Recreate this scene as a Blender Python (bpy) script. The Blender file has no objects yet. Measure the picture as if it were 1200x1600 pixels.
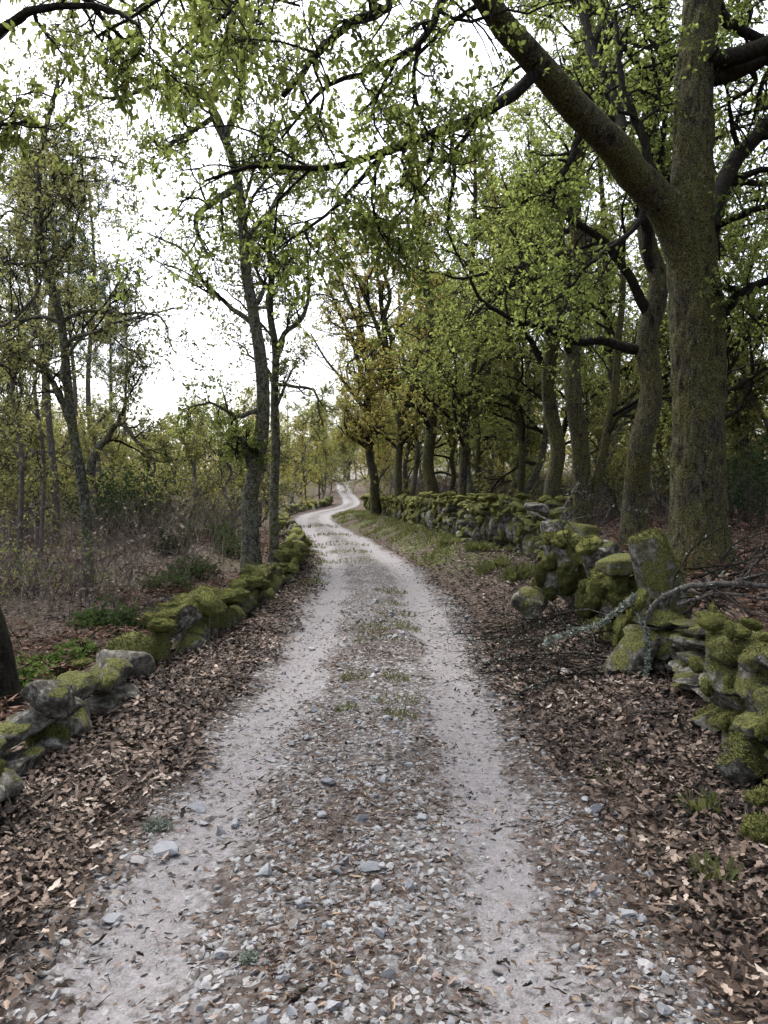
import bpy, bmesh, math, random
import numpy as np
from mathutils import Matrix, Euler, Vector

random.seed(11)
rng = np.random.default_rng(11)
scene = bpy.context.scene
COL = scene.collection
R = math.radians

# ------------------------------------------------------------------ camera, sky, sun, exposure
F = 1232.0                    # focal length in pixels of the 1200 x 1600 photograph
CAM_H = 1.6
PITCH = math.atan(30.0 / F)
cam = bpy.data.cameras.new('camera')
cam.sensor_fit = 'VERTICAL'
cam.sensor_height = 24.0
cam.lens = 24.0 * F / 1600.0
cam.clip_end = 3000
camo = bpy.data.objects.new('camera', cam)
COL.objects.link(camo)
camo.location = (0, 0, CAM_H)
camo.rotation_euler = (math.pi / 2 - PITCH, 0, 0)
scene.camera = camo

SUN_EL, SUN_AZ = 62.0, 325.0
world = bpy.data.worlds.new('World')
scene.world = world
world.use_nodes = True
nt = world.node_tree
nt.nodes.clear()
sky = nt.nodes.new('ShaderNodeTexSky')
sky.sky_type = 'NISHITA'
sky.sun_disc = False
sky.sun_elevation = R(SUN_EL)
sky.sun_rotation = R(SUN_AZ)
sky.air_density = 1.0
sky.dust_density = 5.0
sky.ozone_density = 1.0
hs = nt.nodes.new('ShaderNodeHueSaturation')
hs.inputs['Saturation'].default_value = 0.45
bg = nt.nodes.new('ShaderNodeBackground')
bg.inputs['Strength'].default_value = 0.15
wo = nt.nodes.new('ShaderNodeOutputWorld')
nt.links.new(sky.outputs[0], hs.inputs['Color'])
nt.links.new(hs.outputs[0], bg.inputs['Color'])
nt.links.new(bg.outputs[0], wo.inputs['Surface'])

sun = bpy.data.lights.new('sun', 'SUN')
sun.energy = 1.0
sun.angle = R(35)
sun.color = (1.0, 0.995, 0.985)
suno = bpy.data.objects.new('sun', sun)
COL.objects.link(suno)
suno.rotation_euler = (R(90 - SUN_EL), 0, R(180 - SUN_AZ))

vs = scene.view_settings
vs.view_transform = 'Standard'
vs.look = 'None'
vs.gamma = 1.0
vs.use_curve_mapping = False
vs.exposure = 1.82

cy = scene.cycles
cy.max_bounces = 5
cy.diffuse_bounces = 4
cy.glossy_bounces = 2
cy.transmission_bounces = 4
cy.transparent_max_bounces = 4
cy.caustics_reflective = False
cy.caustics_refractive = False
cy.use_denoising = True
cy.use_adaptive_sampling = True
cy.adaptive_threshold = 0.02

# ------------------------------------------------------------------ small maths
def sstep(a, b, x):
    t = np.clip((np.asarray(x, float) - a) / (b - a), 0, 1)
    return t * t * (3 - 2 * t)

def norm(v):
    return v / np.maximum(np.linalg.norm(v, axis=-1, keepdims=True), 1e-9)

def _hash(ix, iy, iz):
    n = (ix * 374761393 + iy * 668265263 + iz * 2147483647) & 0x7fffffff
    n = ((n ^ (n >> 13)) * 1274126177) & 0x7fffffff
    n = n ^ (n >> 16)
    return (n & 0xffff) / 65535.0

def vnoise(x, y, z=0.0):
    x, y, z = np.broadcast_arrays(np.asarray(x, float), np.asarray(y, float), np.asarray(z, float))
    ix, iy, iz = np.floor(x).astype(np.int64), np.floor(y).astype(np.int64), np.floor(z).astype(np.int64)
    fx, fy, fz = x - ix, y - iy, z - iz
    fx, fy, fz = fx * fx * (3 - 2 * fx), fy * fy * (3 - 2 * fy), fz * fz * (3 - 2 * fz)
    out = 0
    for dx in (0, 1):
        for dy in (0, 1):
            for dz in (0, 1):
                w = (fx if dx else 1 - fx) * (fy if dy else 1 - fy) * (fz if dz else 1 - fz)
                out = out + w * _hash(ix + dx, iy + dy, iz + dz)
    return out

def fbm(x, y, z=0.0, o=3):
    a, s, t = 0.5, 0.0, 0.0
    x, y, z = np.asarray(x, float), np.asarray(y, float), np.asarray(z, float)
    for k in range(o):
        s = s + a * vnoise(x + 17 * k, y + 31 * k, z + 7 * k)
        t += a
        a *= 0.5
        x, y, z = x * 2.03, y * 2.03, z * 2.03
    return s / t

# ------------------------------------------------------------------ the lie of the land
_cy = np.array([-10, 0, 2.4, 3.1, 3.7, 4.6, 6, 8.6, 12.3, 15.2, 19.7, 24.6, 33, 41, 48, 55, 64, 73, 85, 98, 110, 120, 135, 150, 175, 220])
_cx = np.array([-.25, -.22, -.19, -.19, -.15, -.13, -.10, -.10, -.12, -.25, -.70, -1.28, -2.5, -3.6, -4.35, -4.8, -4.9, -4.6, -4.1, -4.0, -4.8, -5.9, -7.0, -8.0, -6, 0])
_gy = np.arange(-40, 420, 0.5)
_gx = np.interp(_gy, _cy, _cx)
_k = np.hanning(15); _k /= _k.sum()
_gx = np.convolve(np.pad(_gx, 7, mode='edge'), _k, mode='valid')
def road_x(y): return np.interp(y, _gy, _gx)
_ly = np.array([-10, 2.5, 4.4, 4.9, 5.8, 7.0, 8.4, 10.4, 14, 17, 21, 25, 32, 40, 50, 66, 98, 150])
_lx = np.array([-2.15, -2.12, -2.15, -2.1, -2.12, -2.18, -2.0, -1.88, -1.85, -1.9, -2.3, -2.9, -4.1, -5.3, -6.6, -7.2, -6.4, -10])
def left_x(y): return np.interp(y, _ly, _lx)
_ry = np.array([-10, 2.4, 4.0, 5.0, 6.2, 7.5, 9, 12, 14.5, 18, 22, 32, 42, 52, 62, 100, 150])
_rx = np.array([1.75, 1.75, 1.95, 2.1, 2.3, 2.42, 2.5, 2.85, 3.0, 2.6, 2.1, 1.15, .35, -.9, -1.4, -.8, -4.5])
def right_x(y): return np.interp(y, _ry, _rx)

def height(x, y):
    x, y = np.asarray(x, float), np.asarray(y, float)
    g = np.interp(y, [-40, 82, 95, 110, 120, 135, 150, 200, 420], [0, 0, .2, .9, 1.5, 2.7, 3.5, 5, 9])
    d = x - road_x(y)
    yf = sstep(6, 11, y)
    bank = .08 + .27 * yf
    wr = x - right_x(y)
    z = g + sstep(1.2, 2.3, d) * bank * (1 - .0 * y)
    z = z + sstep(0.05, .7, wr) * (.5 - .2 * yf) + .012 * np.clip(wr, 0, 60)
    wl = left_x(y) - x
    z = z - sstep(0.1, 1.2, wl) * .16
    z = z + .55 * np.exp(-(((x + 4.6) / 1.3) ** 2 + ((y - 19.5) / 4.0) ** 2))
    off = np.maximum(wr, wl)
    z = z + sstep(.5, 4, off) * (fbm(x * .35, y * .35) - .5) * .5 + sstep(20, 60, off) * (fbm(x * .04, y * .04) - .3) * 1.5
    side = sstep(.95, 1.4, np.abs(d))
    z = z + side * (fbm(x * 3.1, y * 3.1, 4) - .5) * .07
    return z

def track_profile(d, y, x):
    p = .035 * np.exp(-(d / .33) ** 2) - .035 * np.exp(-((np.abs(d) - .68) / .22) ** 2)
    return p + (fbm(x * 2.3, y * 2.3, 9) - .5) * .045 + (fbm(x * 9, y * 9, 2) - .5) * .012

def floor_z(x, y):
    """top of whatever one walks on"""
    d = np.asarray(x) - road_x(y)
    z = height(x, y)
    return z + np.where(np.abs(d) < 1.25, track_profile(d, y, x) + .01, 0)

def ray(u, v):
    xc, yc = (u - 600) / F, -(v - 800) / F
    return np.array([xc, math.cos(PITCH) + yc * math.sin(PITCH), -math.sin(PITCH) + yc * math.cos(PITCH)])

def P(u, v, Y):
    d = ray(u, v)
    return np.array([0, 0, CAM_H]) + d * (Y / d[1])

def G(u, v):
    """where the line of sight through a pixel meets the ground"""
    d = ray(u, v)
    t = np.geomspace(1.0, 300, 900)
    p = np.array([0, 0, CAM_H]) + d * t[:, None]
    hit = p[:, 2] < floor_z(p[:, 0], p[:, 1])
    return p[int(np.argmax(hit))] if hit.any() else p[-1]

# ------------------------------------------------------------------ materials
def mat(name):
    m = bpy.data.materials.new(name)
    m.use_nodes = True
    n = m.node_tree
    n.nodes.clear()
    return m, n, n.nodes, n.links

def node(N, kind, **kw):
    o = N.new(kind)
    for k, v in kw.items():
        if k.startswith('i_'):
            o.inputs[k[2:].replace('_', ' ')].default_value = v
        else:
            setattr(o, k, v)
    return o

def ramp(N, stops, interp='LINEAR'):
    r = N.new('ShaderNodeValToRGB')
    e = r.color_ramp.elements
    r.color_ramp.interpolation = interp
    while len(e) < len(stops):
        e.new(0.5)
    for i, (p, c) in enumerate(stops):
        e[i].position = p
        e[i].color = (*c, 1) if len(c) == 3 else c
    return r

def noise_tex(N, L, vec, scale, detail=4, rough=.6):
    t = N.new('ShaderNodeTexNoise')
    t.inputs['Scale'].default_value = scale
    t.inputs['Detail'].default_value = detail
    t.inputs['Roughness'].default_value = rough
    L.new(vec, t.inputs['Vector'])
    return t.outputs['Fac']

def mixc(N, L, fac, a, b, blend='MIX'):
    m = N.new('ShaderNodeMix')
    m.data_type = 'RGBA'
    m.blend_type = blend
    for sock, val in ((0, fac), (6, a), (7, b)):
        if isinstance(val, bpy.types.NodeSocket):
            L.new(val, m.inputs[sock])
        elif sock == 0:
            m.inputs[0].default_value = val
        else:
            m.inputs[sock].default_value = (*val, 1)
    return m.outputs[2]

def mathn(N, L, op, a, b=0.0, clamp=False):
    m = N.new('ShaderNodeMath')
    m.operation = op
    m.use_clamp = clamp
    for i, val in enumerate((a, b)):
        if isinstance(val, bpy.types.NodeSocket):
            L.new(val, m.inputs[i])
        else:
            m.inputs[i].default_value = val
    return m.outputs[0]

def maprange(N, L, v, a, b, c=0.0, d=1.0):
    m = N.new('ShaderNodeMapRange')
    m.interpolation_type = 'SMOOTHSTEP'
    L.new(v, m.inputs[0])
    for i, x in enumerate((a, b, c, d)):
        m.inputs[i + 1].default_value = x
    return m.outputs[0]

def finish(N, L, color, rough=.9, bump=None, strength=.5, dist=.02, spec=.2):
    p = N.new('ShaderNodeBsdfPrincipled')
    p.inputs['Roughness'].default_value = rough
    p.inputs['Specular IOR Level'].default_value = spec
    if isinstance(color, bpy.types.NodeSocket):
        L.new(color, p.inputs['Base Color'])
    else:
        p.inputs['Base Color'].default_value = (*color, 1)
    if bump is not None:
        b = N.new('ShaderNodeBump')
        b.inputs['Strength'].default_value = strength
        b.inputs['Distance'].default_value = dist
        L.new(bump, b.inputs['Height'])
        L.new(b.outputs[0], p.inputs['Normal'])
    o = N.new('ShaderNodeOutputMaterial')
    L.new(p.outputs[0], o.inputs[0])
    return p

def geo(N): return N.new('ShaderNodeNewGeometry')

def m_ground():
    m, n, N, L = mat('forest_floor')
    g = geo(N)
    pos = g.outputs['Position']
    vo = node(N, 'ShaderNodeTexVoronoi', i_Scale=24.0)
    vo.inputs['Randomness'].default_value = 1.0
    L.new(pos, vo.inputs['Vector'])
    sep = N.new('ShaderNodeSeparateColor')
    L.new(vo.outputs['Color'], sep.inputs[0])
    leaf = ramp(N, [(0, (.015, .011, .009)), (.35, (.045, .032, .025)), (.7, (.095, .07, .056)), (1, (.18, .142, .118))])
    L.new(sep.outputs[0], leaf.inputs[0])
    n1 = noise_tex(N, L, pos, 6, 5)
    soil = ramp(N, [(.3, (.018, .013, .010)), (.7, (.06, .045, .036))])
    L.new(n1, soil.inputs[0])
    c = mixc(N, L, .6, soil.outputs[0], leaf.outputs[0])
    n2 = noise_tex(N, L, pos, .45, 3)
    green = ramp(N, [(.3, (.03, .035, .012)), (.7, (.07, .08, .025))])
    L.new(n1, green.inputs[0])
    at = node(N, 'ShaderNodeAttribute', attribute_name='green')
    gf = mathn(N, L, 'MULTIPLY', at.outputs['Fac'], maprange(N, L, n2, .42, .6))
    c = mixc(N, L, gf, c, green.outputs[0])
    h = mathn(N, L, 'ADD', mathn(N, L, 'MULTIPLY', vo.outputs['Distance'], -.6), n1)
    finish(N, L, c, .95, h, .9, .03, .1)
    return m

def m_track():
    m, n, N, L = mat('track_dirt')
    pos = geo(N).outputs['Position']
    rut = node(N, 'ShaderNodeAttribute', attribute_name='rut').outputs['Fac']
    edge = node(N, 'ShaderNodeAttribute', attribute_name='edge').outputs['Fac']
    n1 = noise_tex(N, L, pos, 22, 6, .7)
    n2 = noise_tex(N, L, pos, 2.2, 4, .6)
    n3 = noise_tex(N, L, pos, 110, 3, .7)
    pale = ramp(N, [(.3, (.068, .06, .058)), (.5, (.152, .143, .144)), (.7, (.235, .227, .233))])
    L.new(mathn(N, L, 'ADD', mathn(N, L, 'MULTIPLY', n1, .55), mathn(N, L, 'MULTIPLY', n3, .45)), pale.inputs[0])
    dirt = ramp(N, [(.32, (.018, .0135, .011)), (.5, (.055, .043, .037)), (.7, (.14, .122, .112))])
    L.new(n1, dirt.inputs[0])
    v2 = node(N, 'ShaderNodeTexVoronoi', i_Scale=42.0)
    L.new(pos, v2.inputs['Vector'])
    sc2 = N.new('ShaderNodeSeparateColor')
    L.new(v2.outputs['Color'], sc2.inputs[0])
    grv = ramp(N, [(.0, (.05, .042, .037)), (.45, (.1, .095, .092)), (1, (.25, .252, .255))])
    L.new(sc2.outputs[0], grv.inputs[0])
    gpatch = maprange(N, L, mathn(N, L, 'ADD', mathn(N, L, 'MULTIPLY', sc2.outputs[1], .5), n2), .72, .86)
    dirt_c = mixc(N, L, gpatch, dirt.outputs[0], grv.outputs[0])
    f = mathn(N, L, 'ADD', rut, mathn(N, L, 'MULTIPLY', mathn(N, L, 'SUBTRACT', n2, .5), 1.7))
    f = mathn(N, L, 'ADD', f, mathn(N, L, 'MULTIPLY', mathn(N, L, 'SUBTRACT', n1, .5), .9))
    c = mixc(N, L, maprange(N, L, f, .22, .74), dirt_c, pale.outputs[0])
    ef = mathn(N, L, 'ADD', edge, mathn(N, L, 'MULTIPLY', mathn(N, L, 'SUBTRACT', n1, .5), .8))
    c = mixc(N, L, maprange(N, L, ef, .3, .75), c, (.055, .04, .032))
    vo = node(N, 'ShaderNodeTexVoronoi', i_Scale=70.0)
    L.new(pos, vo.inputs['Vector'])
    h = mathn(N, L, 'ADD', mathn(N, L, 'MULTIPLY', vo.outputs['Distance'], -.5), mathn(N, L, 'ADD', n1, mathn(N, L, 'MULTIPLY', n3, .5)))
    finish(N, L, c, .9, h, .7, .015, .2)
    return m

def m_bark(name, dark, light, moss, lichen, moss_col=(.085, .08, .024), stretch=3.2, scale=20.0):
    m, n, N, L = mat(name)
    g = geo(N)
    pos = g.outputs['Position']
    mp = node(N, 'ShaderNodeMapping')
    mp.inputs['Scale'].default_value = (1, 1, 1 / stretch)
    L.new(pos, mp.inputs['Vector'])
    rt = N.new('ShaderNodeTexNoise')
    rt.inputs['Scale'].default_value = scale
    rt.inputs['Detail'].default_value = 6
    rt.inputs['Roughness'].default_value = .75
    rt.inputs['Distortion'].default_value = .6
    L.new(mp.outputs[0], rt.inputs['Vector'])
    ridge = rt.outputs['Fac']
    fine = noise_tex(N, L, pos, 55, 4, .75)
    big = noise_tex(N, L, pos, 1.7, 4, .65)
    mid = noise_tex(N, L, pos, 7, 5, .75)
    b = ramp(N, [(.43, dark), (.56, light)])
    L.new(mathn(N, L, 'ADD', mathn(N, L, 'MULTIPLY', ridge, .55), mathn(N, L, 'MULTIPLY', fine, .45)), b.inputs[0])
    mc = mixc(N, L, maprange(N, L, fine, .4, .6), tuple(x * .25 for x in moss_col), tuple(x * 1.7 for x in moss_col))
    mf = mathn(N, L, 'ADD', mathn(N, L, 'MULTIPLY', big, .6), mathn(N, L, 'MULTIPLY', mid, .5))
    mf = mathn(N, L, 'ADD', mf, mathn(N, L, 'MULTIPLY', mathn(N, L, 'SUBTRACT', ridge, .5), .7))
    mf = mathn(N, L, 'ADD', mf, moss - .55)
    c = mixc(N, L, mathn(N, L, 'MULTIPLY', maprange(N, L, mf, .4, .65), .85), b.outputs[0], mc)
    spk = noise_tex(N, L, pos, 15, 5, .75)
    lf = mathn(N, L, 'ADD', mathn(N, L, 'ADD', mathn(N, L, 'MULTIPLY', spk, .7), mathn(N, L, 'MULTIPLY', mid, .3)), lichen - .5)
    lf = mathn(N, L, 'MULTIPLY', maprange(N, L, lf, .53, .6), maprange(N, L, fine, .4, .54))
    c = mixc(N, L, mathn(N, L, 'MULTIPLY', lf, .75), c, (.24, .25, .215))
    h = mathn(N, L, 'ADD', ridge, mathn(N, L, 'MULTIPLY', fine, .35))
    finish(N, L, c, .95, h, 1.0, .06, .1)
    return m

def m_leaf(name, a, b, transl=.45, var=.35):
    """a, b: two leaf colours mixed by the per-leaf random value in the attribute 'tint'"""
    m, n, N, L = mat(name)
    at = node(N, 'ShaderNodeAttribute', attribute_name='tint')
    c = mixc(N, L, at.outputs['Fac'], a, b)
    d = node(N, 'ShaderNodeBsdfDiffuse')
    t = node(N, 'ShaderNodeBsdfTranslucent')
    L.new(c, d.inputs[0])
    tc = mixc(N, L, .55, c, (1.0, .9, .25), 'MULTIPLY')
    tc2 = mixc(N, L, .5, tc, c, 'ADD')
    L.new(tc2, t.inputs[0])
    mx = N.new('ShaderNodeMixShader')
    mx.inputs[0].default_value = transl
    L.new(d.outputs[0], mx.inputs[1])
    L.new(t.outputs[0], mx.inputs[2])
    o = N.new('ShaderNodeOutputMaterial')
    L.new(mx.outputs[0], o.inputs[0])
    return m

def m_tinted(name, stops, rough=.85, spec=.25, bumpscale=None):
    m, n, N, L = mat(name)
    at = node(N, 'ShaderNodeAttribute', attribute_name='tint')
    r = ramp(N, stops)
    L.new(at.outputs['Fac'], r.inputs[0])
    if bumpscale:
        nz = noise_tex(N, L, geo(N).outputs['Position'], bumpscale, 4)
        c = mixc(N, L, .45, r.outputs[0], mixc(N, L, nz, (.3, .3, .3), (1.4, 1.4, 1.4)), 'MULTIPLY')
        finish(N, L, c, rough, nz, .6, .01, spec)
    else:
        finish(N, L, r.outputs[0], rough, None, spec=spec)
    return m

def m_loose_stone():
    m, n, N, L = mat('loose_stone')
    pos = geo(N).outputs['Position']
    oi = N.new('ShaderNodeObjectInfo')
    r = ramp(N, [(0, (.12, .124, .132)), (.3, (.18, .186, .198)), (.6, (.215, .221, .233)), (.82, (.26, .265, .275)), (.92, (.22, .185, .172)), (1, (.15, .135, .122))])
    L.new(oi.outputs['Random'], r.inputs[0])
    n1 = noise_tex(N, L, pos, 35, 5, .7)
    n2 = noise_tex(N, L, pos, 160, 3, .7)
    c = mixc(N, L, .6, r.outputs[0], mixc(N, L, n1, (.45, .43, .41), (1.3, 1.3, 1.3)), 'MULTIPLY')
    finish(N, L, c, .85, mathn(N, L, 'ADD', n1, mathn(N, L, 'MULTIPLY', n2, .4)), .6, .01, .3)
    return m

def m_wallstone(name, moss, lich=.75):
    m, n, N, L = mat(name)
    g = geo(N)
    pos = g.outputs['Position']
    oi = N.new('ShaderNodeObjectInfo')
    n1 = noise_tex(N, L, pos, 14, 6, .7)
    n2 = noise_tex(N, L, pos, 70, 4, .7)
    n3 = noise_tex(N, L, pos, 4.5, 4, .6)
    base = ramp(N, [(0, (.06, .056, .048)), (.5, (.10, .093, .08)), (1, (.16, .148, .128))])
    L.new(oi.outputs['Random'], base.inputs[0])
    c = mixc(N, L, .95, base.outputs[0], mixc(N, L, maprange(N, L, n1, .3, .68), (.2, .19, .18), (1.75, 1.75, 1.72)), 'MULTIPLY')
    lf = mathn(N, L, 'MULTIPLY', maprange(N, L, n1, .51, .58), maprange(N, L, n2, .42, .54))
    c = mixc(N, L, mathn(N, L, 'MULTIPLY', lf, lich), c, (.27, .27, .245))
    sp = N.new('ShaderNodeSeparateXYZ')
    L.new(g.outputs['Normal'], sp.inputs[0])
    mf = mathn(N, L, 'ADD', mathn(N, L, 'MULTIPLY', sp.outputs[2], .5), mathn(N, L, 'MULTIPLY', mathn(N, L, 'SUBTRACT', n3, .5), 2.2))
    mf = mathn(N, L, 'ADD', mf, mathn(N, L, 'MULTIPLY', mathn(N, L, 'SUBTRACT', n2, .5), .5))
    mf = mathn(N, L, 'ADD', mf, mathn(N, L, 'MULTIPLY', mathn(N, L, 'SUBTRACT', oi.outputs['Random'], .5), .5))
    mf = mathn(N, L, 'ADD', mf, moss)
    mc = mixc(N, L, maprange(N, L, n2, .3, .7), (.018, .021, .008), (.145, .146, .046))
    mfac = maprange(N, L, mf, .1, .35)
    c = mixc(N, L, mfac, c, mc)
    h = mathn(N, L, 'ADD', n1, mathn(N, L, 'MULTIPLY', n2, .6))
    h = mathn(N, L, 'ADD', h, mathn(N, L, 'MULTIPLY', mfac, .5))
    finish(N, L, c, .95, h, .9, .03, .12)
    return m

def m_moss(name='moss', a=(.024, .027, .01), b=(.175, .178, .056)):
    m, n, N, L = mat(name)
    pos = geo(N).outputs['Position']
    n1 = noise_tex(N, L, pos, 95, 4, .75)
    n2 = noise_tex(N, L, pos, 7, 4, .6)
    f = mathn(N, L, 'ADD', mathn(N, L, 'MULTIPLY', n1, .55), mathn(N, L, 'MULTIPLY', n2, .45))
    c = mixc(N, L, maprange(N, L, f, .3, .68), a, b)
    br = maprange(N, L, n2, .62, .72)
    c = mixc(N, L, mathn(N, L, 'MULTIPLY', br, .7), c, (.07, .05, .025))
    finish(N, L, c, 1.0, n1, 1.0, .025, .05)
    return m

M = {
    'ground': m_ground(), 'track': m_track(),
    'bark': m_bark('oak_bark', (.013, .011, .009), (.075, .066, .054), .5, .47),
    'bark_moss': m_bark('mossy_oak_bark', (.011, .009, .007), (.1, .09, .07), .54, .47, (.08, .076, .024)),
    'bark_lichen': m_bark('lichen_oak_bark', (.012, .01, .0085), (.09, .082, .072), .53, .56),
    'bark_dark': m_bark('dark_and_silhouette_bark', (.008, .007, .006), (.034, .03, .025), .44, .4, (.03, .029, .01)),
    'bark_pine': m_bark('pine_bark', (.05, .042, .037), (.16, .14, .125), .2, .3),
    'bark_grey': m_bark('grey_twig_bark', (.05, .044, .04), (.17, .155, .14), .38, .5),
    'twig': m_tinted('twig', [(0, (.03, .025, .021)), (1, (.10, .088, .075))]),
    'leaf_green': m_leaf('young_oak_leaf', (.088, .124, .038), (.175, .208, .076), .62),
    'leaf_deep': m_leaf('deep_olive_leaf', (.08, .105, .036), (.165, .185, .066), .62),  # a slightly deeper olive leaf colour
    'leaf_olive': m_leaf('olive_oak_leaf', (.098, .126, .044), (.19, .212, .08), .62),
    'leaf_ochre': m_leaf('ochre_oak_leaf', (.142, .134, .044), (.25, .222, .084), .6),
    'leaf_pale': m_leaf('pale_spring_leaf', (.125, .138, .052), (.225, .228, .1), .6),
    'leaf_far': m_leaf('far_wood_leaf', (.09, .09, .04), (.2, .19, .085), .5),
    'leaf_grey': m_leaf('dull_small_leaf', (.1, .11, .055), (.19, .195, .1), .6),
    'needle': m_leaf('pine_needle', (.03, .05, .035), (.06, .085, .062), .15),
    'leaf_dark': m_leaf('dark_evergreen_leaf', (.014, .024, .012), (.035, .055, .025), .15),
    'bramble': m_leaf('bramble_leaf', (.026, .042, .018), (.058, .082, .034), .3),
    'fresh': m_leaf('fresh_herb_leaf', (.045, .075, .022), (.095, .135, .045), .35),
    'grass': m_leaf('grass_blade', (.05, .062, .024), (.12, .128, .055), .35),
    'litter': m_tinted('dead_oak_leaf', [(0, (.011, .008, .0065)), (.25, (.042, .029, .0215)), (.55, (.108, .077, .058)), (.82, (.19, .143, .112)), (.95, (.26, .208, .17)), (1, (.33, .28, .238))], .8, .25),
    'bracken': m_tinted('dead_bracken', [(0, (.028, .016, .011)), (.5, (.095, .054, .038)), (1, (.2, .125, .092))], .9, .1),
    'thicket': m_tinted('thicket_twig', [(0, (.02, .0155, .0135)), (.55, (.058, .046, .041)), (1, (.135, .115, .104))], .9, .1),
    'thicket_pale': m_tinted('pale_thicket_twig', [(0, (.035, .026, .021)), (.5, (.088, .069, .057)), (1, (.19, .163, .145))], .9, .1),
    'gravel': m_tinted('gravel', [(0, (.075, .066, .06)), (.3, (.145, .142, .142)), (.65, (.2, .198, .2)), (.88, (.275, .272, .27)), (.94, (.2, .16, .145)), (1, (.16, .115, .1))], .85, .3, 90),
    'debris': m_tinted('bark_debris', [(0, (.022, .014, .01)), (.5, (.075, .05, .037)), (.85, (.15, .105, .075)), (1, (.38, .3, .2))], .9, .1),
    'splinter': m_tinted('pale_wood_splinter', [(0, (.12, .08, .05)), (1, (.33, .265, .19))], .8, .2),
    'lichen': m_tinted('lichen_tuft', [(0, (.1, .115, .09)), (1, (.3, .325, .27))], .95, .05),
    'moss_blade': m_tinted('moss_blade', [(0, (.017, .02, .007)), (.5, (.098, .101, .034)), (1, (.25, .25, .088))], .95, .05),
    'stone': m_loose_stone(),
    'wall_mossy': m_wallstone('mossy_wall_stone', .27),
    'wall_bare': m_wallstone('bare_wall_stone', -.38),
    'wall_plain': m_wallstone('plain_grey_stone', -.9, .12),
    'wall_deep': m_wallstone('deep_mossy_stone', .3),
    'wall_half': m_wallstone('half_mossy_wall_stone', -.04),
    'moss': m_moss(),
    'moss_shaded': m_moss('shaded_moss', (.012, .014, .006), (.075, .076, .023)),
}

# ------------------------------------------------------------------ meshes from arrays
def make_mesh(name, V, faces, material, smooth=True, attrs=None):
    """faces: list of (m, k) index arrays; attrs: {name: per-vertex float array}"""
    V = np.asarray(V, np.float32)
    faces = [np.asarray(f, np.int32) for f in faces if len(f)]
    me = bpy.data.meshes.new(name)
    me.vertices.add(len(V))
    me.vertices.foreach_set('co', V.ravel())
    loops = np.concatenate([f.ravel() for f in faces])
    starts, at = [], 0
    for f in faces:
        starts.append(at + np.arange(len(f), dtype=np.int32) * f.shape[1])
        at += f.size
    starts = np.concatenate(starts).astype(np.int32)
    me.loops.add(len(loops))
    me.polygons.add(len(starts))
    me.loops.foreach_set('vertex_index', loops)
    me.polygons.foreach_set('loop_start', starts)
    me.polygons.foreach_set('use_smooth', np.full(len(starts), smooth))
    for k, a in (attrs or {}).items():
        at_ = me.attributes.new(k, 'FLOAT', 'POINT')
        at_.data.foreach_set('value', np.asarray(a, np.float32))
    me.update(calc_edges=True)
    if material is not None:
        me.materials.append(material)
    return me

def link(name, me, parent=None, loc=(0, 0, 0)):
    o = bpy.data.objects.new(name, me)
    COL.objects.link(o)
    o.location = loc
    if parent is not None:
        o.parent = parent
    return o

def tag(o, label=None, cat=None, group=None, kind=None):
    if label: o['label'] = label
    if cat: o['category'] = cat
    if group: o['group'] = group
    if kind: o['kind'] = kind
    return o

def thing(name, loc, label, cat, group=None, kind=None):
    o = bpy.data.objects.new(name, None)
    COL.objects.link(o)
    o.location = loc
    o.empty_display_size = .2
    return tag(o, label, cat, group, kind)

def copy_thing(root, loc, rotz, scale, label=None, group=None):
    r = root.copy()
    COL.objects.link(r)
    r.location, r.rotation_euler, r.scale = loc, (0, 0, rotz), scale
    if label: r['label'] = label
    if group: r['group'] = group
    for ch in list(root.children):
        c = ch.copy()
        COL.objects.link(c)
        c.parent = r
    return r

class Buf:
    """collects vertices, faces and a per-vertex tint"""
    def __init__(s):
        s.V, s.F, s.T, s.n = [], {3: [], 4: []}, [], 0
    def add(s, V, faces, tint=None):
        V = np.asarray(V).reshape(-1, 3)
        for f in faces:
            f = np.asarray(f)
            if len(f):
                s.F[f.shape[1]].append(f + s.n)
        s.V.append(V)
        s.T.append(np.full(len(V), .5) if tint is None else np.asarray(tint).ravel())
        s.n += len(V)
    def mesh(s, name, material, origin=(0, 0, 0), smooth=True):
        V = np.concatenate(s.V) - np.asarray(origin)
        fs = [np.concatenate(s.F[k]) for k in (3, 4) if s.F[k]]
        return make_mesh(name, V, fs, material, smooth, {'tint': np.concatenate(s.T)})

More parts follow.
